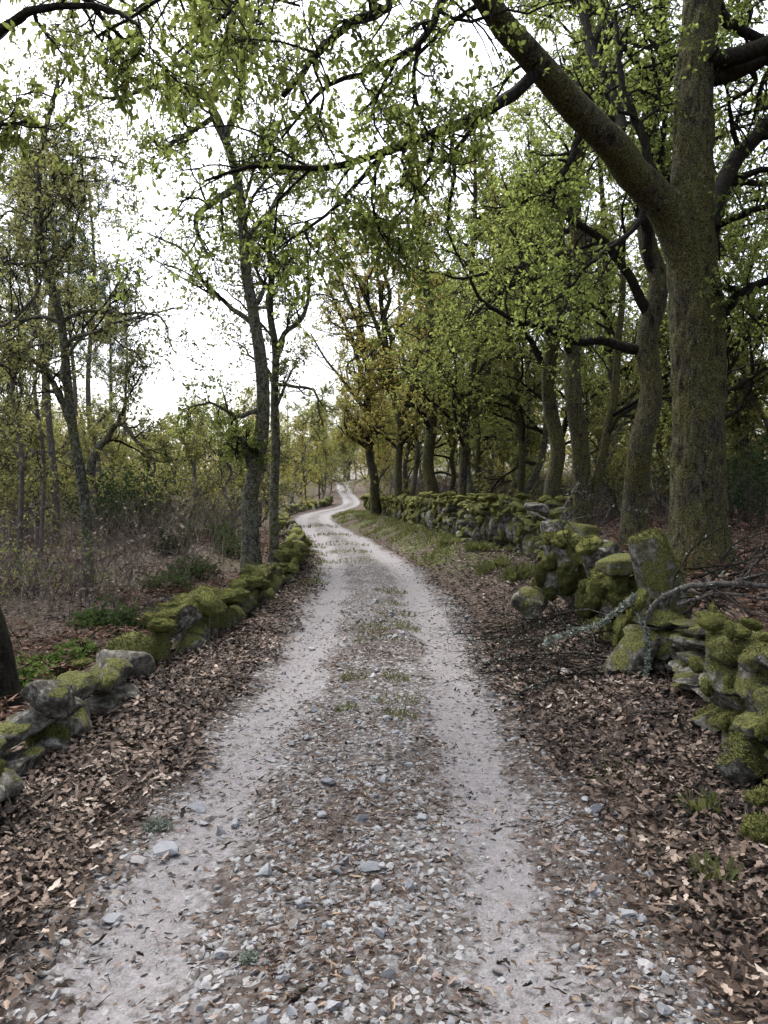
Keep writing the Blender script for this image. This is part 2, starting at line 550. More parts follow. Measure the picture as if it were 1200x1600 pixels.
def tubes(paths, radii, sides, lump=0.0, tint=None, cap=True):
    """paths (N,P,3), radii (N,P) -> vertices, quads"""
    N, Pn, _ = paths.shape
    T = np.empty_like(paths)
    T[:, 1:-1] = paths[:, 2:] - paths[:, :-2]
    T[:, 0] = paths[:, 1] - paths[:, 0]
    T[:, -1] = paths[:, -1] - paths[:, -2]
    T = norm(T)
    ref = np.tile(np.array([1.0, .13, .21]), (N, 1))
    bad = np.abs((norm(ref) * T[:, 0]).sum(1)) > .85
    ref[bad] = (.1, 1, .2)
    A = np.empty_like(paths)
    a = ref
    for i in range(Pn):
        a = norm(a - (a * T[:, i]).sum(1, keepdims=True) * T[:, i])
        A[:, i] = a
    B = np.cross(T, A)
    ang = np.arange(sides) * 2 * np.pi / sides
    ring = A[:, :, None] * np.cos(ang)[None, None, :, None] + B[:, :, None] * np.sin(ang)[None, None, :, None]
    rad = np.repeat(radii[:, :, None], sides, 2)
    if lump:
        c = paths[:, :, None] + ring * rad[..., None]
        s = 1.2 / max(radii.max(), .02)
        rad = rad * (1 + lump * (fbm(c[..., 0] * s, c[..., 1] * s, c[..., 2] * s * .45) - .5) * 2)
    V = paths[:, :, None] + ring * rad[..., None]
    i = np.arange(Pn - 1)[:, None] * sides
    j = np.arange(sides)[None]
    q = np.stack([i + j, i + (j + 1) % sides, i + sides + (j + 1) % sides, i + sides + j], -1).reshape(-1, 4)
    Q = (q[None] + (np.arange(N) * Pn * sides)[:, None, None]).reshape(-1, 4)
    t = None
    if tint is not None:
        t = np.repeat(tint, Pn * sides)
    return V.reshape(-1, 3), Q, t

def ribbons(paths, radii, tint=None):
    """thin strips for twigs far below a pixel in width"""
    N, Pn, _ = paths.shape
    t = norm(paths[:, -1] - paths[:, 0])
    sd = norm(np.cross(t, rng.normal(size=(N, 3))))
    V = np.stack([paths - sd[:, None] * radii[..., None], paths + sd[:, None] * radii[..., None]], 2)
    i = np.arange(Pn - 1) * 2
    q = np.stack([i, i + 1, i + 3, i + 2], -1)
    Q = (q[None] + (np.arange(N) * Pn * 2)[:, None, None]).reshape(-1, 4)
    return V.reshape(-1, 3), Q, (None if tint is None else np.repeat(tint, Pn * 2))

def resample(pts, n):
    pts = np.asarray(pts, float)
    # Catmull-Rom smoothing then even resampling
    Q = np.vstack([2 * pts[0] - pts[1], pts, 2 * pts[-1] - pts[-2]])
    out = []
    for i in range(1, len(Q) - 2):
        t = np.linspace(0, 1, 12, endpoint=False)[:, None]
        p0, p1, p2, p3 = Q[i - 1], Q[i], Q[i + 1], Q[i + 2]
        out.append(.5 * (2 * p1 + (p2 - p0) * t + (2 * p0 - 5 * p1 + 4 * p2 - p3) * t ** 2 + (3 * p1 - p0 - 3 * p2 + p3) * t ** 3))
    C = np.vstack(out + [pts[-1:]])
    s = np.r_[0, np.cumsum(np.linalg.norm(np.diff(C, axis=0), axis=1))]
    x = np.linspace(0, s[-1], n)
    return np.stack([np.interp(x, s, C[:, k]) for k in range(3)], 1)

def grow(org, dirs, length, r0, n, gnarl, trop, taper=.25):
    """random walks: returns paths (N,n,3), radii (N,n)"""
    N = len(org)
    paths = np.empty((N, n, 3))
    paths[:, 0] = org
    d = norm(dirs)
    trop = np.asarray(trop, float)
    drift = rng.normal(size=(N, 3)) * gnarl * .6
    for i in range(1, n):
        d = norm(d + rng.normal(size=(N, 3)) * gnarl + drift + trop)
        paths[:, i] = paths[:, i - 1] + d * (length / (n - 1))[:, None]
    t = np.linspace(0, 1, n)[None]
    return paths, r0[:, None] * (1 - (1 - taper) * t)

def spawn(paths, radii, per, t0, t1, a0, a1, lfun, rfac, bias=(0, 0, 0), even=True, mask=None):
    """children origins, directions, lengths, radii along parent paths"""
    N, Pn, _ = paths.shape
    idx = np.repeat(np.arange(N), per)
    k = len(idx)
    if even:
        slot = np.tile(np.arange(per), N)
        t = t0 + (t1 - t0) * (slot + rng.random(k)) / per
    else:
        t = rng.uniform(t0, t1, k)
    f = t * (Pn - 1)
    i = np.minimum(f.astype(int), Pn - 2)
    w = (f - i)[:, None]
    p = paths[idx, i] * (1 - w) + paths[idx, i + 1] * w
    tan = norm(paths[idx, i + 1] - paths[idx, i])
    r = radii[idx, i] * (1 - w[:, 0]) + radii[idx, i + 1] * w[:, 0]
    rnd = rng.normal(size=(k, 3))
    perp = norm(rnd - (rnd * tan).sum(1, keepdims=True) * tan)
    a = rng.uniform(a0, a1, k)[:, None]
    d = norm(np.cos(a) * tan + np.sin(a) * perp + np.asarray(bias))
    plen = np.linalg.norm(paths[idx, -1] - paths[idx, 0], axis=1)
    ln = lfun(t, plen) * rng.uniform(.65, 1.3, k)
    return p, d, ln, np.minimum(r * rfac, .9 * r) * rng.uniform(.8, 1.1, k)

OAK = [(0, .015), (.28, .17), (.38, .1), (.54, .25), (.65, .15), (.82, .26), (1.0, .03)]
OAK_MID = [(0, .015), (.35, .2), (.48, .13), (.72, .27), (1.0, .02)]
OAK_LOW = [(0, .015), (.4, .2), (.7, .25), (1.0, .02)]
SIMPLE = [(0, .05), (.5, .3), (1.0, .04)]
NEEDLE = [(0, .06), (1.0, .05)]
BLADE = [(0, .03), (.5, .025), (1.0, .003)]

def leaves(pos, axis, nrm, size, shape, curl, bend, tint):
    """pos, axis, nrm (N,3): little lobed blades folded along the midrib"""
    N = len(pos)
    axis = norm(axis)
    side = norm(np.cross(nrm, axis))
    nrm = np.cross(axis, side)
    st = np.array(shape)
    S = len(st)
    t = np.repeat(st[:, 0], 3)
    w = np.stack([-st[:, 1], np.zeros(S), st[:, 1]], 1).ravel()
    z = curl[:, None] * np.abs(w)[None] * 1.0 + bend[:, None] * (t ** 2)[None]
    V = pos[:, None] + size[:, None, None] * (axis[:, None] * t[None, :, None] + side[:, None] * w[None, :, None] + nrm[:, None] * z[..., None])
    i = np.arange(S - 1)[:, None] * 3
    j = np.arange(2)[None]
    q = np.stack([i + j, i + j + 1, i + j + 4, i + j + 3], -1).reshape(-1, 4)
    Q = (q[None] + (np.arange(N) * S * 3)[:, None, None]).reshape(-1, 4)
    return V.reshape(-1, 3), Q, np.repeat(tint, S * 3)

def lobed(pos, axis, nrm, size, shape, bend, tint):
    """lobed blade without a midrib fold, bent along its length"""
    N = len(pos)
    axis = norm(axis)
    side = norm(np.cross(nrm, axis))
    nrm = np.cross(axis, side)
    st = np.array(shape)
    S = len(st)
    t = np.repeat(st[:, 0], 2)
    w = np.stack([-st[:, 1], st[:, 1]], 1).ravel()
    z = bend[:, None] * (t ** 2)[None] + np.where(np.arange(2 * S) % 2, .06, -.06)[None] * rng.normal(size=(N, 1))
    V = pos[:, None] + size[:, None, None] * (axis[:, None] * t[None, :, None] + side[:, None] * w[None, :, None] + nrm[:, None] * z[..., None])
    i = np.arange(S - 1) * 2
    q = np.stack([i, i + 1, i + 3, i + 2], -1)
    Q = (q[None] + (np.arange(N) * S * 2)[:, None, None]).reshape(-1, 4)
    return V.reshape(-1, 3), Q, np.repeat(tint, S * 2)

def flat_leaves(pos, axis, nrm, size, width, tint, fold=.12):
    """two-triangle leaf: a folded diamond"""
    N = len(pos)
    axis = norm(axis)
    side = norm(np.cross(nrm, axis))
    nrm = np.cross(axis, side)
    s = size[:, None]
    V = np.stack([pos, pos + s * (axis * .55 + side * width + nrm * fold), pos + s * axis, pos + s * (axis * .5 - side * width + nrm * fold)], 1)
    b = np.arange(N)[:, None] * 4
    T = np.concatenate([b + [0, 2, 1], b + [0, 3, 2]])
    return V.reshape(-1, 3), T, np.repeat(tint, 4)

def rosettes(paths, per, tmin, spread, droop, size):
    """leaf positions along twigs, bunched towards the tips"""
    N, Pn, _ = paths.shape
    idx = np.repeat(np.arange(N), per)
    k = len(idx)
    t = 1 - (1 - tmin) * rng.random(k) ** 1.7
    f = t * (Pn - 1)
    i = np.minimum(f.astype(int), Pn - 2)
    w = (f - i)[:, None]
    p = paths[idx, i] * (1 - w) + paths[idx, i + 1] * w
    tan = norm(paths[idx, i + 1] - paths[idx, i])
    ax = norm(tan * .7 + rng.normal(size=(k, 3)) * spread + np.array([0, 0, -droop]))
    nr = norm(rng.normal(size=(k, 3)) * .7 + np.array([0, 0, 1.0]))
    sz = size * rng.uniform(.6, 1.35, k)
    clump = np.repeat(rng.random(N), per)
    tint = np.clip(.6 * clump + .4 * rng.random(k), 0, 1)
    return p, ax, nr, sz, tint

# ------------------------------------------------------------------ ground and track
def grid_mesh(xs, ys, zf, attrf, material, name):
    X, Y = np.meshgrid(xs, ys)
    Z = zf(X, Y)
    nx, ny = len(xs), len(ys)
    i = np.arange(ny - 1)[:, None] * nx
    j = np.arange(nx - 1)[None]
    q = np.stack([i + j, i + j + 1, i + nx + j + 1, i + nx + j], -1).reshape(-1, 4)
    V = np.stack([X, Y, Z], -1).reshape(-1, 3)
    return make_mesh(name, V, [q], material, True, {k: f(X, Y).ravel() for k, f in attrf.items()})

def build_ground():
    xs = np.concatenate([-np.geomspace(400, 10, 26)[:-1], np.arange(-10, 8.01, .2), np.geomspace(8.3, 400, 28)])
    ys = np.concatenate([-np.geomspace(60, 1, 10)[:-1], np.arange(-1, 12, .12), np.geomspace(12, 60, 110)[0:], np.geomspace(61, 420, 60)])
    def zf(x, y):
        d = np.abs(x - road_x(y))
        return height(x, y) - .05 * (1 - sstep(.95, 1.3, d))
    def green(x, y):
        d = x - road_x(y)
        r = 1.2 * sstep(12, 17, y) * (1 - sstep(50, 70, y)) * sstep(1.2, 1.6, d) * (1 - sstep(0, .4, x - right_x(y)))
        l = sstep(.2, 1.5, left_x(y) - x) * .3
        return np.maximum(r, l)
    me = grid_mesh(xs, ys, zf, {'green': green}, M['ground'], 'ground')
    o = link('ground', me)
    tag(o, 'forest floor of soil and dead leaves', 'ground', kind='structure')
    # track sheet: its edges dip under the litter
    ds = np.linspace(-1.5, 1.5, 76)
    ys = np.concatenate([np.arange(-3, 9, .045), np.geomspace(9, 175, 280)])
    D, Yg = np.meshgrid(ds, ys)
    Xg = D + road_x(Yg)
    w = 1.16 + (fbm(Yg * .8, D * 0 + 3) - .5) * .35
    e = sstep(0, .26, np.abs(D) - w)
    Z = height(Xg, Yg) + track_profile(D, Yg, Xg) * (1 - e) + .012 - .06 * e
    rutn = np.exp(-((np.abs(D + (fbm(Yg * .6, 5) - .5) * .2) - .68) / (.2 + .05 * sstep(5, 12, Yg))) ** 2) * (.72 + .28 * sstep(3, 6, Yg))
    rutn = np.clip(rutn * 1.15 + .25 * sstep(16, 30, Yg) + .08, 0, 1)
    n, m = D.shape
    i = np.arange(n - 1)[:, None] * m
    j = np.arange(m - 1)[None]
    q = np.stack([i + j, i + j + 1, i + m + j + 1, i + m + j], -1).reshape(-1, 4)
    edge = sstep(w - .25, w + .12, np.abs(D)) * np.ones_like(D)
    me = make_mesh('track', np.stack([Xg, Yg, Z], -1).reshape(-1, 3), [q], M['track'], True, {'rut': rutn.ravel(), 'edge': edge.ravel()})
    tag(link('track', me), 'pale two-rut gravel track winding into the wood', 'track', kind='structure')
build_ground()

# ------------------------------------------------------------------ stones
def ico(sub):
    bm = bmesh.new()
    bmesh.ops.create_icosphere(bm, subdivisions=sub, radius=1)
    V = np.array([v.co[:] for v in bm.verts])
    T = np.array([[v.index for v in f.verts] for f in bm.faces])
    bm.free()
    return V, T

def rock_shape(sub, cuts, rough, seed, dmin=.35, dmax=.8, keep=.96, strata=0.0, box=0.0):
    r = np.random.default_rng(seed)
    V, T = ico(sub)
    if box:
        V = V / ((np.abs(V) ** box).sum(1, keepdims=True) ** (1 / box))
    for k in range(cuts):
        n = norm(r.normal(size=3))
        d = r.uniform(dmin, dmax)
        over = np.maximum(0, V @ n - d)
        V = V - over[:, None] * n * keep
    s = seed * 3.7
    V = V / np.abs(V).max(0)
    N_ = norm(V)
    f = (fbm(V[:, 0] * 1.5 + s, V[:, 1] * 1.5, V[:, 2] * 1.5, 3) - .5) * 2 * rough
    if sub > 2:
        f = f + (fbm(V[:, 0] * 5 + s, V[:, 1] * 5, V[:, 2] * (5 + 12 * strata), 3) - .5) * 2 * rough * .45
    V = V + N_ * f[:, None]
    return V / np.abs(V).max(0), T

ROCK = [rock_shape(4, 11, .15, 100 + k, .4, .85, .96, .6) for k in range(8)]
SLAB = [rock_shape(4, 6, .05, 200 + k, .9, 1.25, .97, .8, 12.0) for k in range(4)]
PEB = [rock_shape(2, 11, .05, 300 + k, .3, .7, .98) for k in range(8)]
CUSH = [rock_shape(4, 2, .34, 400 + k, .8, 1.0, .6) for k in range(6)]
_cache = {}
def rock_mesh(kind, k, material, smooth=True):
    key = (kind, k, material.name)
    if key not in _cache:
        V, T = {'rock': ROCK, 'slab': SLAB, 'peb': PEB, 'cush': CUSH}[kind][k]
        _cache[key] = make_mesh(kind, V, [T], material, smooth)
    return _cache[key]

def rot_np(e):
    return np.array(Euler(e).to_matrix())

class MossFur:
    """short moss blades on upward faces of stones"""
    def __init__(s): s.b = Buf()
    def cover(s, kind, k, loc, rot, scl, dens, blen, zmin=.15, patch=.42):
        V, T = {'rock': ROCK, 'slab': SLAB, 'cush': CUSH}[kind][k]
        W = (V * np.asarray(scl)) @ rot_np(rot).T + np.asarray(loc)
        A, B, C = W[T[:, 0]], W[T[:, 1]], W[T[:, 2]]
        n = np.cross(B - A, C - A)
        area = np.linalg.norm(n, axis=1) / 2
        n = norm(n)
        w = area * np.clip((n[:, 2] - zmin) / .4, 0, 1)
        cnt = int(w.sum() * dens)
        if cnt < 3: return
        f = rng.choice(len(T), cnt, p=w / w.sum())
        a, b = rng.random(cnt), rng.random(cnt)
        fl = a + b > 1
        a[fl], b[fl] = 1 - a[fl], 1 - b[fl]
        p = A[f] + (B - A)[f] * a[:, None] + (C - A)[f] * b[:, None]
        keep = fbm(p[:, 0] * 5, p[:, 1] * 5, p[:, 2] * 5) > patch
        p, nn = p[keep], n[f][keep]
        m = len(p)
        if m == 0: return
        d = norm(nn + rng.normal(size=(m, 3)) * .45 + np.array([0, 0, -.1]))
        sd = norm(np.cross(d, rng.normal(size=(m, 3))))
        ln = blen * rng.uniform(.5, 1.4, m)[:, None]
        wd = ln * .16
        Vb = np.stack([p - sd * wd, p + sd * wd, p + d * ln], 1).reshape(-1, 3)
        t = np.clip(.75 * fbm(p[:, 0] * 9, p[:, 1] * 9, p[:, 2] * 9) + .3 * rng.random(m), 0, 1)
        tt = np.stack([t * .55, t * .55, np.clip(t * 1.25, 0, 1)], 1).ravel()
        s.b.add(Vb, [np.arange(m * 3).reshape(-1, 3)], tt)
    def done(s, parent, origin):
        if s.b.n:
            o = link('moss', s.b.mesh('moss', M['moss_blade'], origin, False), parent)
            o['kind'] = 'stuff'

def put(name, kind, k, material, parent, origin, loc, rot, scl, label=None):
    o = link(name, rock_mesh(kind, k, material), parent, tuple(np.asarray(loc) - np.asarray(origin)))
    o.rotation_euler, o.scale = rot, scl
    if label: o['label'] = label
    return o

def build_wall(label, xf, y0, y1, hfun, lens, moss, cushions, fur_to, thick=.3, group=None, upright=0.0, gap=(), cush_scale=1.0, courses=(.13, .24), name='dry_stone_wall', jitter=.18, drip=.35):
    origin = np.array([float(xf(y0)), y0, float(height(xf(y0), y0))])
    root = thing(name, origin, label, 'wall', group)
    fur = MossFur()
    count = 0
    y = y0
    course_of = lambda: rng.uniform(*courses)
    while y < y1 and count < 285:
        L = rng.uniform(*lens) * (1 + max(0, y - 15) * .06)
        yc = y + L / 2
        if any(a < yc < b for a, b in gap):
            y += L
            continue
        x = float(xf(yc))
        tx = float(xf(yc + .2) - xf(yc - .2)) / .4
        ang = -math.atan(tx)                       # turn of the wall in plan
        zb = float(height(x, yc)) - .05
        H = hfun(yc) * rng.uniform(.85, 1.12)
        z = zb
        while z < zb + H - .05 and count < 285:
            up = rng.random() < upright and z < zb + .25
            hc = rng.uniform(.45, .8) * H if up else course_of() * (1 + max(0, yc - 15) * .04)
            hc = min(hc, zb + H - z + .06)
            l = L * rng.uniform(.85, 1.25) * (.6 if up else 1)
            t = thick * rng.uniform(.8, 1.15)
            loc = (x + rng.normal() * .045, yc + rng.normal() * .04, z + hc * .5)
            rot = (rng.normal() * jitter, rng.normal() * jitter, ang + rng.normal() * .3)
            scl = (t * .62, l * .58, hc * .62)
            k = int(rng.integers(0, 8))
            top = z + hc > zb + H - .12
            mm = moss if (top or rng.random() < .5) else ('wall_half' if moss == 'wall_mossy' else 'wall_bare')
            put('stone', 'rock', k, M[mm], root, origin, loc, rot, scl)
            if mm == 'wall_mossy' and yc < fur_to:
                fur.cover('rock', k, loc, rot, scl, 9000 / max(1, (yc / 5)) ** 1.2, .008 + .0011 * yc, .1 if top else .3)
            z += hc * .93
            count += 1
            if top or z >= zb + H - .05:
                break
        # moss cushions draped over the coping
        nc = rng.poisson(cushions * L)
        for c in range(nc):
            k = int(rng.integers(0, 6))
            s = rng.uniform(.07, .17) * cush_scale * (1 + max(0, yc - 15) * .04)
            hang = rng.random() < drip
            off = (-rng.uniform(.75, 1.05) if hang else rng.uniform(-.95, .5)) * thick * .6 * (-1 if xf is left_x else 1)
            if hang:
                loc = (x + off, yc + rng.uniform(-.5, .5) * L, zb + H * (1 - rng.random() ** 1.6 * .75))
                scl = (s * .45, s * rng.uniform(.5, 1.2), s * rng.uniform(.6, 1.25))
            else:
                loc = (x + off, yc + rng.uniform(-.5, .5) * L, zb + H - rng.uniform(-.02, .05))
                scl = (s * rng.uniform(.8, 1.2), s * rng.uniform(.8, 1.4), s * rng.uniform(.4, .65))
            rot = (rng.normal() * .25, rng.normal() * .25, rng.uniform(0, 6) if not hang else ang)
            put('moss_cushion', 'cush', k, M['moss'], root, origin, loc, rot, scl)
            if yc < fur_to:
                fur.cover('cush', k, loc, rot, scl, 11000 / max(1, (yc / 5)) ** 1.2, .008 + .0011 * yc, -.35, .25)
        y += L * .95
    return root, origin, fur

# ------------------------------------------------------------------ dry stone walls
lw, lo, lfur = build_wall('low mossy dry stone wall of grey stones along the left edge of the track', left_x, 2.2, 6.15,
                          lambda y: .46, (.26, .46), 'wall_half', 2.6, 9, .3, cush_scale=.6, courses=(.14, .24))
lfur.done(lw, lo)
lw2, lo2, lfur2 = build_wall('moss-cushioned low stone wall curving below the twin-trunked oak on the left', left_x, 7.35, 21.5,
                             lambda y: .40 + .1 * math.sin(y * 1.7), (.32, .52), 'wall_mossy', 2.4, 17, .36, cush_scale=1.35, courses=(.22, .36), drip=.15)
lfur2.done(lw2, lo2)
lw3, lo3, f3 = build_wall('far dark tumbled stone wall left of the bend in the track', left_x, 22, 95,
                          lambda y: .62, (.35, .6), 'wall_half', .8, 0, .35)
rw, ro, rfur = build_wall('near mossy stone wall at the right edge with shaggy moss cushions', lambda y: right_x(y) + .14, 2.3, 5.15,
                          lambda y: .74 if y > 3.9 else .36, (.18, .36), 'wall_mossy', 13.0, 9, .34, cush_scale=.62, courses=(.11, .22), jitter=.3, drip=.6)
rfur.done(rw, ro)
rw2, ro2, rfur2 = build_wall('tumbled mossy stretch of wall beside the slanting slab', right_x, 6.5, 10.2,
                             lambda y: .5 + .12 * math.sin(y * 4), (.26, .5), 'wall_mossy', 14, 13, .36, upright=.35, cush_scale=.75, drip=.6)
rfur2.done(rw2, ro2)
rw3, ro3, rfur3 = build_wall('long chest-high moss-topped stone wall running down the right of the track', right_x, 12.5, 58,
                             lambda y: 1.12 if y < 30 else 1.0, (.24, .42), 'wall_mossy', 11.0, 20, .42, upright=.45, cush_scale=.85, courses=(.1, .2), drip=.36)
rfur3.done(rw3, ro3)

rw4, ro4, rfur4 = build_wall('stack of flat bare stones joining the near mossy wall to the slanting slab', lambda y: right_x(y) + .22, 5.2, 6.5,
                             lambda y: .52, (.26, .44), 'wall_half', 3.0, 9, .34, cush_scale=.6, courses=(.06, .11), jitter=.1)
rfur4.done(rw4, ro4)

def big_stone(name, label, cat, parts, group=None):
    """parts: (kind, k, material, loc, rot, scale); the first is the thing itself"""
    fur = MossFur()
    kind, k, mm, loc, rot, scl = parts[0]
    root = thing(name, loc, label, cat, group)
    for i, (kind, k, mm, l, rot, scl) in enumerate(parts):
        put('body' if i == 0 else 'moss_cushion', kind, k, M[mm], root, loc, l, rot, scl)
        if 'moss' in mm:
            fur.cover(kind, k, l, rot, scl, 9000 / max(1, l[1] / 5), .016 + .001 * l[1], .0, .38)
    fur.done(root, loc)
    return root

p = P(1040, 925, 6.9)
big_stone('standing_slab', 'tall slanting slab thick with moss leaning left at the foot of the biggest oak', 'stone slab',
          [('slab', 0, 'wall_mossy', tuple(p), (.1, -.36, .35), (.17, .18, .56))])
def drape(loc, n, rx, rz, seed):
    """moss hanging in clumps over the top and near face of a boulder"""
    r = np.random.default_rng(seed)
    out = []
    for q in range(n):
        a = r.uniform(-1.9, 1.2)
        h = r.uniform(-.5, 1)
        w = math.sqrt(max(.05, 1 - h * h * .8))
        c = (loc[0] + math.sin(a) * rx * w, loc[1] - math.cos(a) * rx * w * .95, loc[2] + h * rz)
        s_ = r.uniform(.06, .13)
        out.append(('cush', int(r.integers(0, 6)), 'moss' if h > .45 else 'moss_shaded', c, (r.normal() * .3, r.normal() * .3, r.uniform(0, 6)), (s_, s_, s_ * (.6 if h > .7 else r.uniform(.9, 1.9)))))  # lower clumps get a darker moss colour, shade painted below the lit tops
    return out
p = P(880, 895, 9.0)
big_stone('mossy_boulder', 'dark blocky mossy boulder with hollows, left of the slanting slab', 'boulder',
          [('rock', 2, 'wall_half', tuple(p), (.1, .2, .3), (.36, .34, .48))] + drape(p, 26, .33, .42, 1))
p = P(950, 905, 8.2)
big_stone('upright_slab', 'narrow grey upright slab tilting left between boulder and slanting slab', 'stone slab',
          [('slab', 1, 'wall_half', tuple(p), (.1, -.45, .5), (.12, .2, .44)), ('cush', 2, 'moss', tuple(p + [-.2, -.05, .36]), (.1, -.4, 0), (.16, .2, .09))])
p = P(985, 880, 7.6)
big_stone('lintel_stone', 'long flat moss-backed stone bridging toward the slanting slab', 'stone',
          [('slab', 2, 'wall_deep', tuple(p), (.05, -.08, .2), (.3, .2, .08))])
p = P(960, 935, 7.7)
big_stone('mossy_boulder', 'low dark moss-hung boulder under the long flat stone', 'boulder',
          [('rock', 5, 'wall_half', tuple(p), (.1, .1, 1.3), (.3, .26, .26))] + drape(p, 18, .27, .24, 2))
p = P(985, 1030, 6.6)
big_stone('leaning_stone', 'dark leaning stone low behind the hanging lichened branch', 'stone',
          [('slab', 3, 'wall_half', tuple(p), (.1, .55, .4), (.1, .16, .3))])
p = P(835, 925, 8.8)
big_stone('wedge_stone', 'wedge-shaped stone with moss-covered sloping top at the bank foot', 'stone',
          [('rock', 7, 'wall_half', tuple(p - [0, 0, .06]), (.3, -.45, .9), (.3, .22, .13))])
for q, (u, v, Y, w, lab) in enumerate(((868, 850, 11.2, .26, 'tumbled grey stone against the end of the long wall'), (905, 860, 10.6, .28, 'mossy tumbled stone between wall end and dark boulder'))):
    p = P(u, v, Y)
    big_stone('tumbled_stone', lab, 'stone', [('slab', q, ('wall_half', 'wall_deep')[q], tuple(p), (.1, (-.2, .1, .3)[q], q * .7), (w * .6, w * .7, w * 1.3))])
p = P(838, 793, 12.6)
big_stone('flat_cap_stone', 'pale flat lichened stone perched on the wall end', 'stone',
          [('slab', 3, 'wall_bare', tuple(p), (.1, .1, .2), (.17, .17, .07))])
p = P(185, 1047, 6.75)
big_stone('smooth_boulder', 'smooth bare grey boulder set in the left wall', 'boulder',
          [('rock', 3, 'wall_plain', tuple(p), (.15, .3, .2), (.3, .26, .22))])
p = P(208, 1022, 7.15)
big_stone('pointed_stone', 'pointed moss-capped stone behind the smooth grey boulder', 'stone',
          [('rock', 4, 'wall_mossy', tuple(p), (.2, -.3, .6), (.29, .25, .3))])
p = G(1160, 1150); p = np.array([1.93, 4.15, .2])
big_stone('hollow_mossy_stone', 'low mossy stone with a dark hollow at the near right wall foot', 'stone',
          [('rock', 6, 'wall_mossy', tuple(p), (.1, -.5, .3), (.2, .17, .16))])
for (u, v, s, lab) in ((1186, 1315, .085, 'small round mossy stone low at the right frame edge'),
                       (1190, 1262, .07, 'round mossy stone just above the lowest one at the right edge'),
                       (75, 1172, .14, 'rounded moss-covered stone at the foot of the near left wall')):
    p = G(u, v) + [0, 0, s * .5]
    big_stone('mossy_stone', lab, 'stone', [('cush', 2, 'moss', tuple(p), (0, .1, s * 30), (s, s * 1.1, s * .9))])

# ------------------------------------------------------------------ trees
def px(lst, Y=None):
    return [P(a[0], a[1], a[2] if len(a) > 2 else Y) for a in lst]

def grounded(pts):
    pts = [np.array(p) for p in pts]
    pts[0] = np.array([pts[0][0], pts[0][1], float(height(pts[0][0], pts[0][1])) - .12])
    return pts

def extend(pts, H, lean=(0, 0), seed=0):
    r = np.random.default_rng(seed)
    pts = [np.array(p) for p in pts]
    while pts[-1][2] < H:
        pts.append(pts[-1] + np.array([lean[0] + r.normal() * .25, lean[1] + r.normal() * .25, 1.3]))
    return pts

